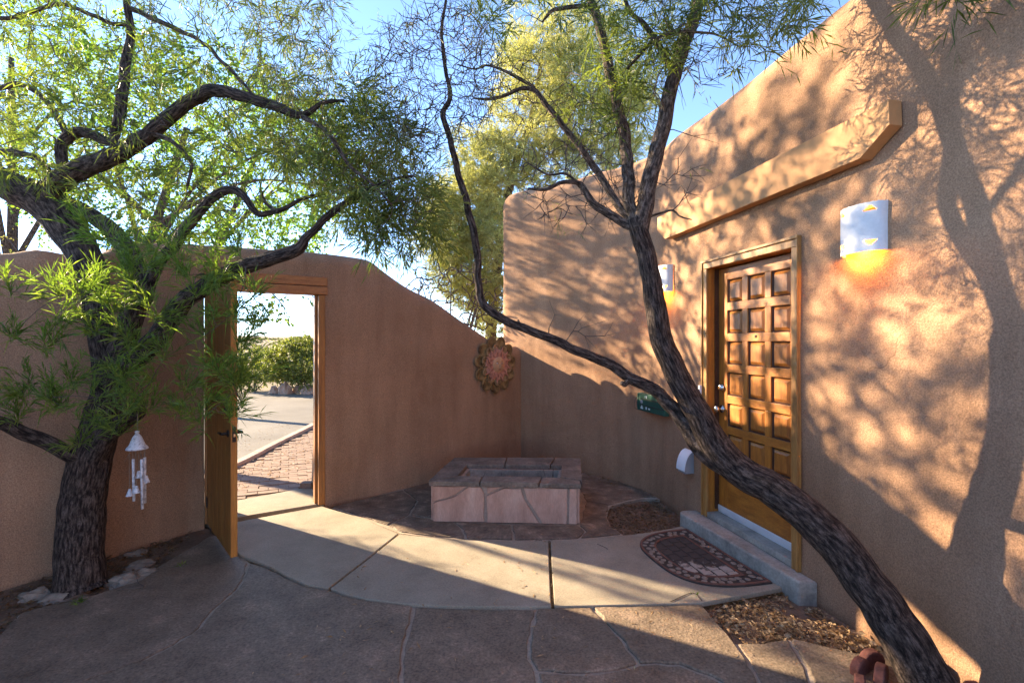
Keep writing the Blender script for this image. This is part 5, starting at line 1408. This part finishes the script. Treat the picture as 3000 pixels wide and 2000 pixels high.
scatter([G(560,1560),G(1800,1560),G(1650,1400),G(800,1380)], 160, .005, 'a few dry leaves lying on the dark flagstones in the foreground')
scatter(gp([(1340,1086),(1500,1128),(1510,1140),(1440,1120),(1380,1110)]), 260, .003, 'dry leaves blown along the house wall behind the basin', mat='litter_dark')
scatter([(-3.9,7.0),(-4.1,9.8),(-4.8,10.5),(-4.4,7.0)], 260, -.028, 'dry leaves gathered on the road against the kerb')
scatter([(-3.45,5.2),(-3.5,8.8),(-3.0,8.6),(-2.6,6.4),(-2.9,5.4)], 900, .004, 'pale dry leaves blown along the kerb on the brick path')
scatter(gp([(925,1228),(912,1224),(750,1350),(766,1354)]), 260, .006, 'leaf crumbs caught in the left joint of the concrete walk', (.008, .02), wr=(.3, .6))
scatter(gp([(1258,1243),(1268,1243),(1275,1393),(1264,1393)]), 200, .006, 'leaf crumbs caught in the right joint of the concrete walk', (.008, .02), 'litter_dark', wr=(.3, .6))
scatter(gp([(549,1276),(700,1347),(755,1357),(755,1352),(700,1342),(556,1272)]), 200, .006, 'leaf crumbs along the near left edge of the concrete walk', (.008, .02), wr=(.3, .6))
# planter well debris
litter([tuple(v) for v in vi2], 300, .076, (.02, .06), M['litter_dark'], 'dead leaves on the floor of the stone basin', wr=(.1, .3))
tt = Tubes()
for px in (1105, 1150, 1253, 1262, 1270):
    x = (px-1176)/F*4.9; t_ = spline([(x, 4.88, .075), (x+rl.uniform(-.03, .03), 4.9, .20), (x+rl.uniform(-.05, .05), 4.86, .33 if px < 1200 else .42)], .03); tt.add(t_, .002, 4)
    if px > 1200: tt.add(spline([t_[-1], t_[-1]+np.array([-.04, 0, -.015]), t_[-1]+np.array([-.06, .01, .01])], .02), .0015, 3)
tag(tt.build('dead_stalks', M['twig'], origin=(0, 4.9, .075)), 'thin dead stalks sticking up out of the stone basin', 'dead plant')
# weed at the edge of the bed and by the walk corner
for (px, py, n, lb) in ((182, 1383, 40, 'small green weed at the edge of the flagstones below the left tree'), (1598, 1372, 16, 'sprig of green weed at the near right corner of the concrete walk'), (412, 1300, 12, 'tiny dry tuft between the left bed and the open gate')):
    x, y = G(px, py); v = rl.normal(size=(n, 3)); v[:, 2] = np.abs(v[:, 2])+.3
    B = np.tile([x, y, -.01], (n, 1))+rl.normal(size=(n, 3))*[.012, .012, 0]
    tag(leaves_obj('weed', leaf_quads(B, v, rl.uniform(.03, .07, n), rl.uniform(.004, .008, n), rl), M['willow_front'], origin=(x, y, 0)), lb, 'weed')
# fallen twigs
for pts, lb in (([(1228+.37*0+0,1243),(1236,1241),(1245,1242)], 'short dark twig lying on the walk just in front of the stone basin'), ([(1382-10,1250),(1390,1258),(1396,1262)], 'small forked twig lying on the sunlit walk in front of the basin'),
                ([(255,1345),(268,1352),(300,1350),(330,1345),(318,1338),(312,1318)], 'thin curved dead twig lying by the foot of the left tree'), ([(1540,1380),(1590,1360),(1612,1378)], 'thin twig lying over the near right corner of the walk')):
    q = [(*G(x, y, .02), .022 if y < 1300 else .016) for x, y in pts]; t = Tubes(); t.add(spline(q, .03), .0022, 5)
    tag(t.build('fallen_twig', M['twig'], origin=q[0]), lb, 'twig')
